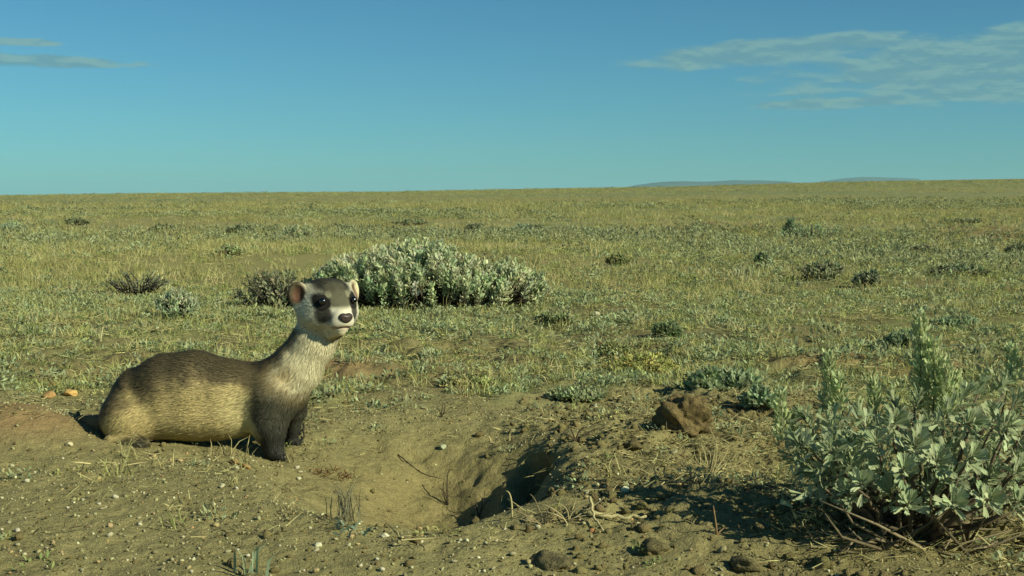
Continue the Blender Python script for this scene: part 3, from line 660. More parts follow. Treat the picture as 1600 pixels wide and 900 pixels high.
# foreground sagebrush with three-toothed leaves
def sage_leaf(k):
    rr = random.Random(k); pts = [(-0.05, 0, 0.10), (-0.10, 0.35, 0), (-0.19, 0.68, 0), (-0.225, 0.90, 0), (-0.12, 0.97, 0), (-0.085, 0.90, 0), (0.0, 1.02, 0), (0.085, 0.90, 0), (0.13, 0.98, 0), (0.22, 0.89, 0), (0.18, 0.66, 0), (0.10, 0.35, 0), (0.05, 0, 0)]
    bend, cup = rr.uniform(0.05, 0.35), rr.uniform(0.05, 0.2); wd_ = rr.uniform(0.58, 0.80); V = [(x * wd_ * rr.uniform(0.9, 1.1), y, -bend * y * y + cup * abs(x) * 1.2) for x, y, _ in pts]
    ctr = [(0, 0.0, -0.01), (0, 0.35, -bend * 0.1225 - 0.01), (0, 0.7, -bend * 0.49 - 0.012)]; V += ctr; n = len(pts)
    F3 = [(n, n + 1, 1), (n, 1, 0), (n, 12, 11), (n, 11, n + 1), (n + 1, n + 2, 2), (n + 1, 2, 1), (n + 1, 11, 10), (n + 1, 10, n + 2), (n + 2, 3, 2), (n + 2, 10, 9), (n + 2, 4, 3), (n + 2, 5, 4), (n + 2, 6, 5), (n + 2, 7, 6), (n + 2, 8, 7), (n + 2, 9, 8)]
    c = np.array([0.35, 0.425, 0.235]) * rr.uniform(0.85, 1.12) * np.array([rr.uniform(0.94, 1.1), 1, rr.uniform(0.9, 1.1)])
    return np.array(V), np.array(F3), c
M_SAGELEAF = mat_attr('sage_leaf', 0.75, noise=[(2.5, 0.12)], bump=[(14, 0.25, 0.02)], rand=0.14, spec=0.2, transl=0.15)
LEAFV = [sage_leaf(k) for k in range(6)]; LEAFM = [mk_mesh('leaf', v, [f], np.tile(c, (len(v), 1))) for v, f, c in LEAFV]
for me in LEAFM: me.materials.append(M_SAGELEAF)
p0 = at(1465, 866); bx0, by0 = p0[0], p0[1] + 0.06; bz0 = ground(bx0, by0)
sage = empty('sagebrush', (bx0, by0, bz0), label='leafy foreground sagebrush with seed stalks casting its shadow over the burrow soil', category='shrub')
sx = by0 / FPX
def sp3(u, v, dy): return np.array([(u - 800) * (by0 + dy) / FPX - bx0, dy, CH - (v - 310) * (by0 + dy) / FPX - bz0])
LL = []; wood = MB(); stalks = []
ROS = [(1375, 688, -0.06), (1440, 690, -0.08), (1405, 655, -0.04), (1330, 690, -0.02), (1300, 665, 0.03), (1270, 690, 0.03), (1345, 640, 0.05), (1490, 640, -0.03), (1530, 660, -0.06), (1515, 610, 0.03), (1560, 640, -0.02), (1590, 665, -0.07), (1575, 600, 0.05),
       (1475, 720, -0.09), (1420, 735, -0.09), (1500, 745, -0.07), (1380, 735, -0.06), (1340, 725, -0.03), (1530, 715, -0.10), (1440, 620, 0.07), (1400, 625, 0.08), (1640, 640, -0.03), (1630, 690, -0.06), (1600, 620, 0.07), (1660, 600, 0.06), (1700, 650, 0.0), (1555, 700, 0.02), (1290, 630, 0.09), (1255, 650, 0.06), (1460, 660, 0.03), (1500, 690, 0.03), (1420, 700, 0.04), (1360, 670, 0.06), (1610, 730, -0.08), (1560, 745, -0.05), (1240, 715, 0.05), (1310, 715, 0.06),
       (1400, 765, -0.07), (1465, 775, -0.06), (1540, 600, 0.10), (1480, 590, 0.10), (1290, 742, -0.03), (1330, 772, -0.07), (1262, 735, 0.0), (1430, 788, -0.09), (1352, 757, -0.09), (1500, 790, -0.10), (1560, 785, -0.10), (1620, 780, -0.09), (1300, 700, -0.05), (1245, 690, 0.02)]
for i, (u, v, dy) in enumerate(ROS):
    c = sp3(u, v, dy); axn = unit(np.array([c[0] * 1.6, c[1] * 2.2 - 0.05, 0.18]) + RNG.normal(size=3) * 0.05)
    e = c - axn * 0.012; q = np.linspace(0, 1, 8)[:, None]; a = np.array([RNG.normal() * 0.015, RNG.normal() * 0.012, -0.008]); mid = np.array([e[0] * 0.65, e[1] * 0.6, e[2] * 0.28])
    P = (1 - q) ** 2 * a + 2 * q * (1 - q) * mid + q * q * e + RNG.normal(size=(8, 3)) * 0.0025
    tube(wood, P, np.linspace(0.0042, 0.0012, 8), np.array([0.13, 0.105, 0.07]) * (0.7 + 0.6 * RNG.random()), 5)
    tube(wood, np.array([e, c]), [0.0012, 0.0007], (0.2, 0.2, 0.13), 4)
    for k in range(28):
        t = k / 28; rnd = RNG.normal(size=3); side = unit(rnd - (rnd @ axn) * axn)
        D = unit(axn * (0.6 + 0.9 * t) + side * (0.9 - 0.5 * t)); base = c - axn * 0.020 * (1 - t) + side * 0.0012
        L = (0.0188 - 0.005 * t) * RNG.uniform(0.75, 1.25) * (1.0 if dy < 0.05 else 0.85); N = unit(axn * 0.9 - side * 0.35 + RNG.normal(size=3) * 0.22)
        LL.append((base, D, N, L, u, dy))
for i in range(1500):                       # leaves lower down and inside, along the branches
    u = RNG.uniform(1240, 1690); v = RNG.uniform(650, 800); dy = RNG.uniform(-0.06, 0.12); c = sp3(u, v, dy)
    if c[2] < 0.012: continue
    D = unit(RNG.normal(size=3) + np.array([0, -0.2, 0.5])); LL.append((c, D, unit(RNG.normal(size=3) + np.array([0, 0, 1.0])), RNG.uniform(0.011, 0.02), u, dy + 0.2))
LL.sort(key=lambda q: q[5] + (0.5 if q[4] > 1600 else 0)); rest = MB()
for i, (b_, D, N, L, u, dy) in enumerate(LL):
    xx = unit(np.cross(D, N)); zz = np.cross(xx, D); kx = 1.0 + 0.15 * RNG.normal()
    if i < 300:
        o = obj('leaf', LEAFM[i % 6], None, sage); o.matrix_local = Matrix([[xx[j] * L * kx, D[j] * L, zz[j] * L, b_[j]] for j in range(3)] + [[0, 0, 0, 1]])
    else:
        v_, f_, c_ = LEAFV[i % 6]; rest.add(b_ + (v_[:, :1] * xx * kx + v_[:, 1:2] * D + v_[:, 2:] * zz) * L, [f_], c_ * RNG.uniform(0.85, 1.12))
obj('foliage', rest.mesh('foliage'), M_LEAF, sage, kind='stuff')
for (u, v0, v1, dy, wpx) in ((1222, 700, 615, 0.06, 8), (1240, 700, 650, 0.07, 7), (1298, 660, 556, 0.08, 9), (1312, 650, 590, 0.07, 8), (1368, 660, 596, 0.10, 7), (1440, 640, 492, 0.09, 13), (1462, 650, 535, 0.08, 15), (1480, 650, 565, 0.07, 14), (1450, 650, 555, 0.10, 14), (1497, 640, 585, 0.09, 10), (1585, 600, 545, 0.10, 9), (1640, 640, 530, 0.08, 12)):
    st = MB(); a, b_ = sp3(u + 6, v0, dy), sp3(u, v1, dy); lo = np.array([a[0] * 0.5, a[1] * 0.5, 0.0]); q = np.linspace(0, 1, 9)[:, None]
    P = (1 - q) ** 2 * lo + 2 * q * (1 - q) * (a + [0, 0, -0.01]) + q * q * b_; tube(st, P, np.linspace(0.0016, 0.0005, 9), (0.17, 0.17, 0.09), 4)
    k = int(80 + (v0 - v1) * wpx * 0.17); t = RNG.random(k) ** 0.9; c = a + (b_ - a) * t[:, None]; ax_ = unit(b_ - a); rnd = RNG.normal(size=(k, 3)); side = unit(rnd - (rnd @ ax_)[:, None] * ax_)
    rad = 1.5 * wpx * sx * (1.05 - 0.8 * t) * (0.65 + 0.55 * np.sin(t * 23 + u) ** 2); Pl = c + side * (rad * RNG.random(k) ** 0.6)[:, None]
    leaves(st, Pl, unit(ax_ * 0.8 + side * 0.7), unit(side + 0.5 * RNG.normal(size=(k, 3))), RNG.uniform(0.005, 0.011, k), RNG.uniform(0.0022, 0.0040, k), (0.47, 0.53, 0.27), 0.2, 0.16)
    obj('seed_stalk', st.mesh('seed_stalk'), M_LEAF, sage)
for i in range(46):                         # shredded bark and dead twigs at the foot
    u = RNG.uniform(1300, 1640); a = sp3(u, 820, RNG.uniform(-0.08, 0.06)); a[2] = ground(bx0 + a[0], by0 + a[1]) - bz0 + 0.004; b_ = a + np.array([RNG.normal() * 0.05, RNG.normal() * 0.03, abs(RNG.normal()) * 0.035])
    m_ = (a + b_) / 2 + RNG.normal(size=3) * 0.008; tube(wood, np.array([a, m_, b_]), [0.0018, 0.0014, 0.0006], np.array([0.19, 0.155, 0.095]) * RNG.uniform(0.5, 1.2), 4)
obj('branches', wood.mesh('branches'), M_WOOD, sage, kind='stuff')
print('shrubs', round(time.time() - T0, 1))

# ------------------------------------------------------------------ scattered cover (uncountable: grass, leaf mats, litter, gravel)
def proto(name, mb, mat): 
    me = mb.mesh(name); me.materials.append(mat); return bpy.data.objects.new(name, me)
def tuft(n, h, wd, col, spread=0.35, droop=0.4, rad=0.012):
    mb = MB(); P = np.zeros((n, 3)); P[:, :2] = RNG.normal(size=(n, 2)) * rad; D = np.concatenate([RNG.normal(size=(n, 2)) * spread, np.ones((n, 1))], 1)
    blades(mb, P, D, h * (0.5 + 0.7 * RNG.random(n)), wd, col, droop); return mb
def mat_clump(n, rad, h, leaf, col, ratio=0.45):
    mb = MB(); r = np.sqrt(RNG.random(n)) * rad; th = RNG.random(n) * 2 * math.pi
    P = np.stack([r * np.cos(th), r * np.sin(th), h * (1 - (r / rad) ** 2) * RNG.random(n) ** 0.5], 1); D = np.stack([np.cos(th), np.sin(th), 0.3 + RNG.random(n) * 1.2], 1) + RNG.normal(size=(n, 3)) * 0.5
    leaves(mb, P, D, np.array([0, 0, 1.0]) + 0.5 * RNG.normal(size=(n, 3)), leaf * (0.6 + 0.8 * RNG.random(n)), leaf * ratio, col, 0.2, 0.2); return mb
def litter(n, rad, ln, col):
    mb = MB(); P = np.concatenate([RNG.normal(size=(n, 2)) * rad, RNG.random((n, 1)) * 0.006 + 0.002], 1); D = np.concatenate([RNG.normal(size=(n, 2)), RNG.normal(size=(n, 1)) * 0.12], 1)
    blades(mb, P, D, ln * (0.4 + RNG.random(n)), 0.0016, col, 0.1, 0.25); return mb
STRAW = (0.47, 0.42, 0.195); GRN = (0.23, 0.28, 0.10); GRG = (0.31, 0.35, 0.19); BLU = (0.27, 0.34, 0.185); YLW = (0.355, 0.37, 0.135); OCH = (0.36, 0.34, 0.135)
PROTO = [proto('straw_tuft', tuft(16, 0.045, 0.0016, STRAW), M_COVER), proto('green_tuft', tuft(18, 0.040, 0.0018, YLW), M_COVER), proto('sage_mat', mat_clump(34, 0.030, 0.016, 0.010, GRG), M_COVER),
         proto('blue_mat', mat_clump(30, 0.028, 0.014, 0.010, BLU), M_COVER), proto('green_mat', mat_clump(34, 0.028, 0.012, 0.0075, GRN), M_COVER), proto('yellow_mat', mat_clump(34, 0.028, 0.012, 0.0075, YLW), M_COVER),
         proto('litter', litter(14, 0.022, 0.035, STRAW), M_COVER), proto('tall_straw', tuft(12, 0.075, 0.0015, OCH, 0.22, 0.3), M_COVER), proto('dull_sage', mat_clump(60, 0.06, 0.045, 0.016, (0.30, 0.32, 0.165), 0.4), M_COVER), proto('pale_sage', mat_clump(60, 0.06, 0.05, 0.016, GRG, 0.4), M_COVER),
         proto('dark_litter', litter(12, 0.02, 0.03, (0.10, 0.08, 0.05)), M_COVER)]
def rock_mesh(seed, flat=0.7, sub=2, rough=0.3):
    rr = random.Random(seed); bm = bmesh.new(); bmesh.ops.create_icosphere(bm, subdivisions=sub, radius=1.0)
    sxx, syy = rr.uniform(0.75, 1.15), rr.uniform(0.75, 1.15); offs = [Vector((rr.uniform(-1, 1), rr.uniform(-1, 1), rr.uniform(-1, 1))).normalized() for _ in range(9)]; cut = [rr.uniform(0.62, 0.95) for _ in offs]
    from mathutils import noise as mn
    for v in bm.verts:
        q = v.co.copy()
        for o_, c_ in zip(offs, cut):
            dpt = q.dot(o_) - c_
            if dpt > 0: q -= o_ * dpt * 0.85
        q *= 1 + rough * mn.noise(q * 1.8 + Vector((seed * 3.1, 0, 0))) + rough * 0.4 * mn.noise(q * 4.7 + Vector((0, seed * 1.7, 0)))
        v.co = Vector((q.x * sxx, q.y * syy, q.z * flat))
    V = np.array([v.co for v in bm.verts]); F = np.array([[v.index for v in f.verts] for f in bm.faces]); bm.free(); return V, F
def rock_proto(name, seed, col, mat, sub=1, rough=0.3):
    v, f = rock_mesh(seed, 0.7, sub, rough); me = mk_mesh(name, v, [f], np.tile(col, (len(v), 1)), smooth=(mat is not M_STONE) or sub > 1); me.materials.append(mat); return bpy.data.objects.new(name, me)
M_GRAVEL = mat_attr('gravel', 0.9, rand=0.30, spec=0.15); M_CRUMB = mat_attr('soil_crumb', 0.95, noise=[(3, 0.2)], rand=0.18, bump=[(5, 0.6, 0.2)], spec=0.05)
RPROTO = [rock_proto('gravel', 1, (0.32, 0.30, 0.165), M_GRAVEL), rock_proto('gravel', 2, (0.26, 0.24, 0.12), M_GRAVEL), rock_proto('gravel', 3, (0.50, 0.48, 0.30), M_GRAVEL), rock_proto('gravel', 4, (0.33, 0.22, 0.10), M_GRAVEL),
          rock_proto('crumb', 5, (0.255, 0.213, 0.095), M_CRUMB, 2, 0.5), rock_proto('crumb', 6, (0.235, 0.196, 0.088), M_CRUMB, 2, 0.5), rock_proto('crumb', 7, (0.215, 0.178, 0.080), M_CRUMB, 2, 0.6)]
def scatter(name, label, cat, protos, P, idx, scl, tilt=0.15):
    n = len(P); me = bpy.data.meshes.new(name); me.vertices.add(n); me.vertices.foreach_set('co', np.asarray(P, np.float32).ravel())
    a = me.attributes.new('pick', 'INT', 'POINT'); a.data.foreach_set('value', np.asarray(idx, np.int32))
    a = me.attributes.new('size', 'FLOAT_VECTOR', 'POINT'); sv = np.asarray(scl, np.float32); sv = np.repeat(sv[:, None], 3, 1) if sv.ndim == 1 else sv; a.data.foreach_set('vector', sv.ravel())
    a = me.attributes.new('turn', 'FLOAT_VECTOR', 'POINT'); r = RNG.normal(size=(n, 3)) * tilt; r[:, 2] = RNG.random(n) * 6.283; a.data.foreach_set('vector', r.astype(np.float32).ravel())
    o = obj(name, me, None, kind='stuff', label=label, category=cat)
    g = bpy.data.node_groups.new(name, 'GeometryNodeTree'); g.interface.new_socket('Geometry', in_out='INPUT', socket_type='NodeSocketGeometry'); g.interface.new_socket('Geometry', in_out='OUTPUT', socket_type='NodeSocketGeometry')
    gi, go = g.nodes.new('NodeGroupInput'), g.nodes.new('NodeGroupOutput'); ip = g.nodes.new('GeometryNodeInstanceOnPoints'); j = g.nodes.new('GeometryNodeJoinGeometry'); 
    for pr in protos[::-1]:
        oi = g.nodes.new('GeometryNodeObjectInfo'); oi.inputs['Object'].default_value = pr; oi.inputs['As Instance'].default_value = True; g.links.new(oi.outputs['Geometry'], j.inputs[0])
    def na(nm, tp):
        q = g.nodes.new('GeometryNodeInputNamedAttribute'); q.data_type = tp; q.inputs[0].default_value = nm; return q.outputs[0]
    g.links.new(gi.outputs[0], ip.inputs['Points']); g.links.new(j.outputs[0], ip.inputs['Instance']); ip.inputs['Pick Instance'].default_value = True
    g.links.new(na('pick', 'INT'), ip.inputs['Instance Index']); g.links.new(na('size', 'FLOAT_VECTOR'), ip.inputs['Scale'])
    e2r = g.nodes.new('FunctionNodeEulerToRotation'); g.links.new(na('turn', 'FLOAT_VECTOR'), e2r.inputs[0]); g.links.new(e2r.outputs[0], ip.inputs['Rotation'])
    g.links.new(ip.outputs[0], go.inputs[0]); md = o.modifiers.new('scatter', 'NODES'); md.node_group = g; return o
def field(n, y0, y1, half=0.52, pw=1.0):
    """random places on the plain in front, even per area, a good margin wider than the view"""
    y = np.sqrt(RNG.random(n) * (y1 * y1 - y0 * y0) + y0 * y0); x = (RNG.random(n) * 2 - 1) * (half * y + 0.15); return x, y
def choose(weights):
    w = np.clip(weights, 0, None); c = np.cumsum(w / w.sum(1, keepdims=True), 1); return (RNG.random(len(w))[:, None] > c).sum(1).clip(0, w.shape[1] - 1)
def cover(name, label, n, y0, y1, size, mix, keep_bare=0.04, thin=0.0, tall=1.0):
    x, y = field(n, y0, y1); b = bare(x, y); n1 = fbm(x, y, 1.3 if y1 < 12 else 0.25, 3, 91); n2 = fbm(x, y, 3.2 if y1 < 12 else 0.7, 3, 92)
    keep = RNG.random(n) < np.where(b > 0.5, keep_bare, np.clip(0.66 + thin + 1.2 * n2 + 0.5 * n1, 0.32 if y1 < 12 else 0.15, 1)); keep &= (pit_depth(x, y) + hole_depth(x, y)) < 0.02
    for (cx, cy, sx_, sy_) in REDP: keep &= RNG.random(n) > 0.97 * np.exp(-((x - cx) / sx_) ** 2 - ((y - cy) / sy_) ** 2)
    x, y, n1, n2 = x[keep], y[keep], n1[keep], n2[keep]; idx = choose(mix(x, y, n1, n2)); s = size(y) * (0.6 + 0.8 * RNG.random(len(x)))
    sc = np.stack([s, s, s * tall], 1)
    scatter(name, label, 'ground cover', PROTO, np.stack([x, y, H(x, y) - 0.002], 1), idx, sc)
one = lambda x: np.ones_like(x)
# straw, green tuft, sage mat, blue mat, green mat, yellow mat, litter, tall straw, dull sage, pale sage, dark litter
def mix_near(x, y, a, b): return np.stack([0.5 * one(x), 0.7 + a, 1.5 + 2.0 * a, 0.4 + 1.2 * b, 1.1 - a, 1.2 - 1.5 * a, 1.9 - a, 0.08 * one(x), 0.03 * one(x), 0.04 * one(x), 0.5 + 0 * a], 1)
def mix_mid(x, y, a, b):
    g = sst(x / y, -0.15, 0.25); return np.stack([1.2 - a, 1.3 + 0.3 * g + a, 0.55 + 1.3 * a, 0.18 + 0.7 * b, 1.1 + 0.4 * g, 1.2 - a, 0.9 + 0 * a, 0.7 - 0.4 * g + 1.2 * b, 0.16 + 0.5 * a, 0.07 + 0.4 * a, 0.1 * one(x)], 1)
def mix_far(x, y, a, b): return np.stack([1.2 - 1.2 * a, 1.2 + 0.8 * a, 0.2 + 0.6 * a, 0.05 + 0.3 * a, 0.7 + 0.7 * a, 1.1 - a, 0.5 * one(x), 1.8 - 1.6 * a, 0.06 + 0.5 * a, 0.04 + 0.5 * a, 0.02 * one(x)], 1)
cover('ground_plants', 'short mixed grass, leaf mats and straw litter behind the burrow', 34000, 1.25, 5.2, lambda y: 0.62 + 0.05 * y, mix_near, 0.035)
cover('prairie_grass', 'short grey green and straw prairie growth on the flat', 60000, 5.0, 15, lambda y: 0.75 + 0.06 * y, mix_mid, 0.0, 0.1, 0.9)
cover('dry_grass', 'dry grass and sage speckles over the far plain', 60000, 14, 55, lambda y: 1.0 + 0.075 * y, mix_far, 0, 0.0, 0.55)
cover('far_sage_cover', 'fine sage and grass texture on the distant rise', 45000, 52, 330, lambda y: 2.4 + 0.030 * y, mix_far, 0, 0.0, 0.5)
# dry litter over the dug soil
x, y = field(26000, 1.25, 2.6); k = (RNG.random(len(x)) < bare(x, y) * (0.04 + 0.55 * sst(x, 0.08, 0.3)) * np.clip(0.4 + 2.0 * fbm(x, y, 5, 2, 97), 0, 1)) & (pit_depth(x, y) < 0.03); x, y = x[k], y[k]
scatter('dry_litter', 'broken straw and dark root bits over the dug soil', 'litter', PROTO, np.stack([x, y, H(x, y) - 0.001], 1), np.array([6, 10, 6, 0, 2])[RNG.choice(5, len(x), p=[0.5, 0.3, 0.1, 0.04, 0.06])], 0.35 + 0.4 * RNG.random(len(x)), 0.3)
# gravel and crumbs on the bare soil
x, y = field(120000, 1.15, 3.0); b = bare(x, y); pt = pit_depth(x, y); k = RNG.random(len(x)) < b * np.where(pt > 0.02, 0.10, 0.55) * np.clip(0.7 + 1.2 * fbm(x, y, 4, 2, 95), 0.1, 1); k &= hole_depth(x, y) < 0.02
x, y = x[k], y[k]; s = 0.0008 + 0.0022 * RNG.random(len(x)) ** 4
scatter('gravel', 'fine pale gravel strewn over the bare foreground soil', 'gravel', RPROTO, np.stack([x, y, H(x, y) + s * 0.25], 1), choose(np.tile([1.3, 2.2, 0.4, 0.25, 1.2, 0.8, 0.5], (len(x), 1))), s, 0.5)
x, y = field(60000, 1.2, 2.9); b = bare(x, y); cz = sst(x, -0.02, 0.16) * (1 - 0.75 * sst(pit_depth(x, y), 0.01, 0.04)); k = (RNG.random(len(x)) < b * (0.05 + cz) * np.clip(0.6 + 1.6 * fbm(x, y, 5, 2, 96), 0.05, 1)) & (hole_depth(x, y) < 0.03)
x, y = x[k], y[k]; s = 0.0013 + 0.0060 * RNG.random(len(x)) ** 7
scatter('soil_crumbs', 'loose crumbs of dug soil heaped beside the burrow', 'soil', RPROTO, np.stack([x, y, H(x, y) + s * 0.3], 1), choose(np.tile([0.05, 0.08, 0.03, 0.02, 1, 1, 0.8], (len(x), 1))), s, 0.6)
print('scatter', round(time.time() - T0, 1))

# ------------------------------------------------------------------ stones, clods, twigs and small plants
def stone(name, label, cat, u, v, wpx, col, mat, seed, flat=0.6, sub=3, rough=0.25, sink=0.25, group=None, aspect=1.0):
    p = at(u, v); r = 0.5 * wpx * pxm(p); vv, ff = rock_mesh(seed, flat, sub, rough); me = mk_mesh(name, vv * r * np.array([1, aspect, 1]), [ff], np.tile(col, (len(vv), 1))); me.materials.append(mat)
    o = obj(name, me, None, label=label, category=cat); o.location = (p[0], p[1], p[2] + r * flat * (1 - 2 * sink) * 0.8); o.rotation_euler = (random.uniform(-0.2, 0.2), random.uniform(-0.2, 0.2), random.uniform(0, 6.28))
    if group: o['group'] = group
    return o
CLODC = (0.225, 0.170, 0.076); PALE = (0.52, 0.49, 0.33); ORANGE = (0.42, 0.24, 0.085); GREYS = (0.20, 0.19, 0.125)
stone('soil_clod', 'large brown clod of dug soil under the blue green plant', 'soil clod', 1068, 674, 84, CLODC, M_CLOD, 21, 0.85, 5, 0.55, 0.25)
stone('soil_clod', 'flat grey brown clod half sunk in the foreground dirt', 'soil clod', 858, 885, 66, (0.19, 0.165, 0.085), M_CLOD, 22, 0.55, 4, 0.3, 0.35)
stone('soil_clod', 'small brown clod among crumbs between burrow and big clod', 'soil clod', 990, 706, 30, (0.18, 0.145, 0.068), M_CLOD, 23, 0.6, 3, 0.35, 0.25)
stone('soil_clod', 'brown clod lying near the edge of the sagebrush shadow', 'soil clod', 1022, 862, 42, (0.20, 0.17, 0.08), M_CLOD, 24, 0.6, 3, 0.35, 0.25)
stone('soil_clod', 'dark clod in front of the sagebrush shadow', 'soil clod', 1165, 893, 46, (0.19, 0.165, 0.08), M_CLOD, 25, 0.6, 3, 0.35, 0.3)
stone('soil_clod', 'reddish lump of soil on a low step beyond the burrow', 'soil clod', 940, 548, 34, (0.26, 0.185, 0.085), M_CLOD, 26, 0.6, 3, 0.35, 0.35)
stone('stone', 'pale cream stone lying in the grass beyond the burrow', 'stone', 931, 494, 18, PALE, M_STONE, 31)
stone('stone', 'dark orange stone, hindmost of three behind the ferret tail', 'stone', 80, 607, 22, (0.30, 0.15, 0.055), M_STONE, 32)
stone('stone', 'rust coloured stone, front one of three behind the ferret tail', 'stone', 77, 620, 20, (0.36, 0.20, 0.085), M_STONE, 33)
stone('stone', 'bright ochre stone beside two darker rust stones', 'stone', 111, 618, 22, (0.55, 0.38, 0.12), M_STONE, 34)
stone('stone', 'pale stone resting on the smooth dirt lump behind the tail', 'stone', 108, 699, 14, (0.52, 0.46, 0.28), M_STONE, 35)
stone('stone', 'white stone at the near rim of the burrow bowl', 'stone', 601, 838, 13, PALE, M_STONE, 36)
stone('stone', 'cream stone beside the white one at the burrow rim', 'stone', 629, 842, 13, (0.48, 0.43, 0.24), M_STONE, 37)
stone('stone', 'large pale pebble in dirt below the pale grass blades', 'stone', 497, 854, 17, PALE, M_STONE, 38)
stone('stone', 'pale grey green stone partly buried in the bowl slope', 'stone', 692, 702, 14, (0.33, 0.36, 0.23), M_STONE, 39)
stone('stone', 'upright whitish stone in the crumbs near the sagebrush shadow', 'stone', 977, 768, 14, (0.50, 0.50, 0.32), M_STONE, 40, 0.9)
stone('stone', 'rust stained stone touching the straw stick', 'stone', 925, 832, 14, (0.36, 0.17, 0.075), M_STONE, 41)
pr = random.Random(5); PEB = [mk_mesh('pebble', q[0], [q[1]], np.tile(c, (len(q[0]), 1))) for q, c in ((rock_mesh(50, 0.65, 2), (0.46, 0.43, 0.27)), (rock_mesh(51, 0.6, 2), (0.52, 0.49, 0.34)), (rock_mesh(52, 0.6, 2), (0.38, 0.35, 0.21)), (rock_mesh(53, 0.7, 2), (0.40, 0.31, 0.15)))]
for me in PEB: me.materials.append(M_STONE)
done = 0
while done < 110:
    u, v = pr.uniform(0, 1150), pr.uniform(705, 900)
    if 470 < u < 900 and v < 825: continue
    if u > 950 and 720 < v < 850: continue
    p = at(u, v); r = 0.5 * pr.choice([6, 6, 7, 7, 8, 9, 10, 12]) * pxm(p)
    o = obj('pebble', PEB[done % 4], None, label='small pale pebble lying on the bare foreground soil', category='pebble', group='pale pebbles on the foreground soil'); o.location = (p[0], p[1], p[2] + r * 0.35); o.scale = (r, r * pr.uniform(0.7, 1.1), r); o.rotation_euler = (pr.uniform(-0.4, 0.4), pr.uniform(-0.4, 0.4), pr.uniform(0, 6.28)); done += 1
def stick(name, label, cat, pts, r, col, off=0.004):
    """pts: photo positions and heights over the soil"""
    P = []
    for (u, v, h) in pts: q = at(u, v); P.append([q[0], q[1], q[2] + h])
    P = np.array(P); q = np.linspace(0, len(P) - 1, 4 * len(P)); P = np.stack([np.interp(q, np.arange(len(P)), P[:, i]) for i in range(3)], 1); P += RNG.normal(size=P.shape) * r * 0.35
    mb = MB(); tube(mb, P, np.linspace(r, r * 0.5, len(P)), col, 6); return obj(name, mb.mesh(name), M_WOOD, label=label, category=cat)
def vstick(name, label, cat, u, v, tips, r, col):
    """a root or dead stem rising from the soil at (u, v); tips: offsets in photo pixels (right, up, away)"""
    p = at(u, v); s_ = pxm(p); root = MB()
    for (dx, dz, dy) in tips:
        e = np.array([dx, dy, dz]) * s_; mid = e * 0.55 + RNG.normal(size=3) * np.linalg.norm(e) * 0.24 + np.array([0, 0, 0.15 * np.linalg.norm(e)]); q = np.linspace(0, 1, 8)[:, None]; P = 2 * q * (1 - q) * mid + q * q * e; P[0, 2] -= 0.004
        tube(root, P, np.linspace(r, r * 0.35, 8), np.asarray(col) * RNG.uniform(0.8, 1.2), 5)
    o = obj(name, root.mesh(name), M_WOOD, label=label, category=cat); o.location = p; return o
vstick('root', 'pale curved root standing in the burrow mouth', 'root', 800, 812, [(-10, 44, 6), ], 0.0015, (0.42, 0.36, 0.18))
vstick('root', 'tangle of thin brown roots hanging across the burrow mouth', 'root', 850, 822, [(-44, 30, 8), (-22, 44, 15), (26, 30, -4), (54, 34, 10), (66, 14, 6), (-52, 10, 0), (36, 46, 22), (-60, 22, 12), (14, 20, -8), (70, 26, 14)], 0.0008, (0.24, 0.19, 0.10))
vstick('root', 'spray of straw coloured rootlets on the right burrow lip', 'root', 888, 818, [(36, 26, 6), (-30, 28, 4), (58, 34, 16), (14, 40, 12), (66, 12, 0), (-42, 14, 2), (40, 6, -6), (-56, 24, 8)], 0.0008, (0.40, 0.34, 0.18))
vstick('root', 'dark rootlets against the back wall of the burrow bowl', 'root', 700, 790, [(-6, 40, 10), (8, 52, 14), (-14, 26, 6), (16, 30, 8)], 0.0012, (0.06, 0.045, 0.03))
vstick('root', 'short dark root stubs left of the burrow mouth', 'root', 748, 812, [(-4, 36, 8), (10, 44, 10), (20, 26, 6), (-12, 24, 4)], 0.0011, (0.08, 0.06, 0.04))
vstick('dead_stem', 'dry pale branching stem standing in crumbs beside the shadow', 'dead plant', 1108, 748, [(0, 78, 4), (12, 66, 0), (-14, 52, -2), (22, 54, 6), (-24, 44, 4), (30, 34, 2), (-32, 22, -4), (8, 40, -8)], 0.0011, (0.42, 0.36, 0.18))
vstick('dead_stem', 'thin reddish stem standing inside the sagebrush shadow', 'dead plant', 1120, 835, [(-6, 46, 0), (14, 14, 0)], 0.0013, (0.28, 0.19, 0.10))
vstick('dead_stem', 'dark twig stub poking from soil on the far bowl slope', 'dead plant', 690, 652, [(-10, 16, 0), (6, 22, 4), (14, 14, 0), (-2, 24, 6)], 0.0011, (0.09, 0.07, 0.045))
vstick('dead_stem', 'dark bits of dug root beyond the right burrow lip', 'dead plant', 900, 690, [(-24, 10, 0), (16, 22, 4), (30, 8, -2), (-10, 26, 6), (40, 20, 6)], 0.0016, (0.07, 0.055, 0.035))
stick('stick', 'straw coloured stick lying between burrow and sagebrush shadow', 'stick', [(918, 812, 0.004), (960, 816, 0.006), (1010, 815, 0.005)], 0.0030, (0.46, 0.40, 0.20))
stick('stick', 'short forked pale stick end by the straw stick', 'stick', [(922, 806, 0.02), (930, 822, 0.006), (942, 838, 0.004)], 0.0018, (0.42, 0.37, 0.19))
stick('stick', 'thin dark crack-like root lying across the bowl slope', 'root', [(622, 712, 0.001), (642, 732, 0.001), (662, 742, 0.001), (690, 752, 0.001)], 0.0010, (0.07, 0.055, 0.035))
stick('bark_chip', 'orange brown chip of bark lying below the ferret forepaw', 'bark chip', [(362, 725, 0.002), (378, 731, 0.003), (390, 734, 0.002)], 0.0035, (0.44, 0.25, 0.08))
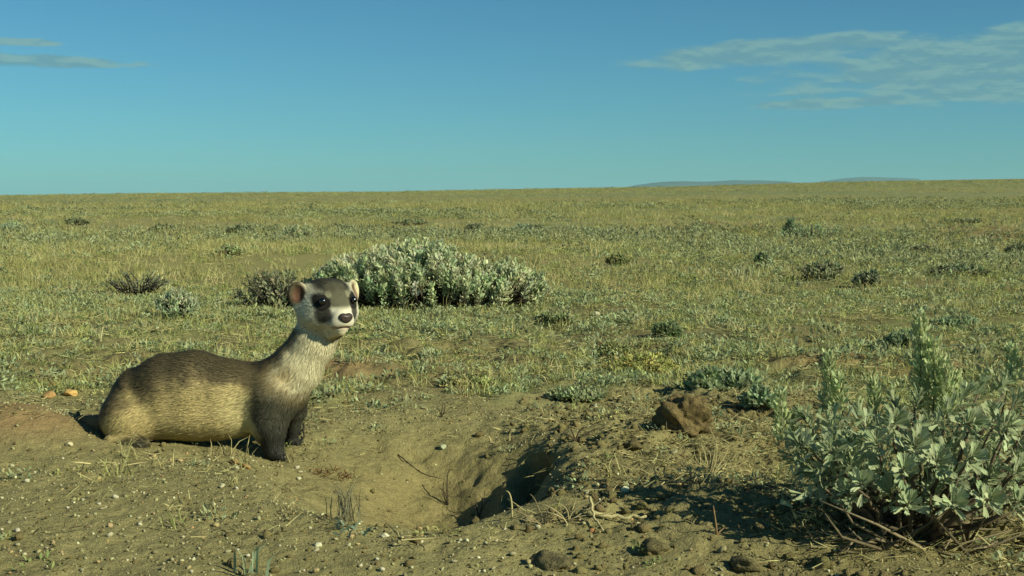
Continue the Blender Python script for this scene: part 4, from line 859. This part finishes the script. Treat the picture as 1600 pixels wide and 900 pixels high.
stick('twig', 'dark twig lying beside the ferret forepaw on the slope', 'twig', [(474, 668, 0.004), (475, 684, 0.004), (474, 694, 0.003)], 0.0018, (0.05, 0.04, 0.025))
def grass(name, label, cat, u, v, n, hpx, col, wd=0.0016, spread=0.3, rad=0.006, droop=0.4):
    p = at(u, v); mb = tuft(n, hpx * pxm(p), wd, col, spread, droop, rad); o = obj('blades', mb.mesh('blades'), M_COVER, None); r_ = empty(name, (p[0], p[1], p[2] - 0.003), label=label, category=cat); o.parent = r_; o['kind'] = 'stuff'; return r_
grass('grass_tuft', 'feathery grey dry tuft standing at the bowl edge', 'grass tuft', 540, 815, 60, 88, (0.22, 0.21, 0.13), 0.0011, 0.16, 0.009)
grass('grass_tuft', 'bluish leaf tuft at the foot of the feathery grey tuft', 'grass tuft', 535, 830, 26, 26, (0.22, 0.30, 0.22), 0.0028, 0.8, 0.012)
grass('grass_tuft', 'few pale straw blades beside the ferret forepaw', 'grass tuft', 450, 722, 10, 40, (0.42, 0.38, 0.18), 0.0016, 0.28, 0.005)
grass('grass_tuft', 'pale green upright blades in the foreground dirt', 'grass tuft', 391, 897, 9, 66, (0.27, 0.33, 0.20), 0.0030, 0.14, 0.006)
grass('grass_tuft', 'small straw and green sprig under the ferret haunch', 'grass tuft', 212, 700, 10, 22, (0.42, 0.42, 0.22), 0.0016, 0.5, 0.006)
grass('grass_tuft', 'red brown matted root fibre clump near the forepaw', 'root clump', 497, 738, 90, 24, (0.17, 0.105, 0.045), 0.0012, 1.6, 0.014, 0.7)
grass('grass_tuft', 'second reddish fibre patch beside the feathery tuft', 'root clump', 532, 744, 60, 22, (0.22, 0.125, 0.05), 0.0012, 1.5, 0.010, 0.7)
grass('flower_spike', 'pale upright flower spikes in the grass beside a dark tuft', 'plant', 1166, 437, 16, 36, (0.50, 0.52, 0.30), 0.006, 0.12, 0.03)
grass('grass_tuft', 'tall straw grass stems beyond the small pale sagebrush', 'grass tuft', 160, 530, 8, 34, (0.46, 0.44, 0.22), 0.003, 0.3, 0.02)
# yellow-flowered plant behind the wide sagebrush
p = at(830, 418); s_ = pxm(p); yf = empty('flowering_plant', (p[0], p[1], p[2]), label='thin plant with small yellow flowers beyond the wide sagebrush', category='plant'); fm = MB(); bl = MB()
for k in range(16):
    e = np.array([RNG.normal() * 22, RNG.normal() * 14, RNG.uniform(12, 40)]) * s_; tube(fm, np.array([e * [0.3, 0.3, 0], e * [0.7, 0.7, 0.5], e]), [0.0016, 0.0013, 0.001], (0.24, 0.27, 0.11), 4)
    th = np.arange(6) * math.pi / 3; D = np.stack([np.cos(th), np.sin(th), np.full(6, 0.3)], 1); leaves(bl, np.tile(e, (6, 1)), D, np.tile([0, 0, 1.0], (6, 1)) + 0.1, 0.010, 0.009, (0.62, 0.55, 0.06), 0.1, 0.08)
obj('stems', fm.mesh('stems'), M_LEAF, yf, kind='stuff'); obj('blooms', bl.mesh('blooms'), M_LEAF, yf, kind='stuff')

# ------------------------------------------------------------------ haze over the whole land
bm = bmesh.new(); bmesh.ops.create_cube(bm, size=1.0)
for v_ in bm.verts: v_.co = Vector((v_.co.x * 40000, v_.co.y * 40000, -17 + (v_.co.z + 0.5) * 240))
me = bpy.data.meshes.new('haze'); bm.to_mesh(me); bm.free()
M_HAZE = bpy.data.materials.new('haze_air'); M_HAZE.use_nodes = True; t = M_HAZE.node_tree; t.nodes.clear()
pv = nd(t, 'ShaderNodeVolumePrincipled'); pv.inputs['Color'].default_value = (0.45, 0.86, 1.0, 1); pv.inputs['Density'].default_value = 0.52e-4
t.links.new(pv.outputs[0], nd(t, 'ShaderNodeOutputMaterial').inputs['Volume'])
obj('haze', me, M_HAZE, kind='stuff', label='thin blue haze over the far plain and mountains', category='haze')
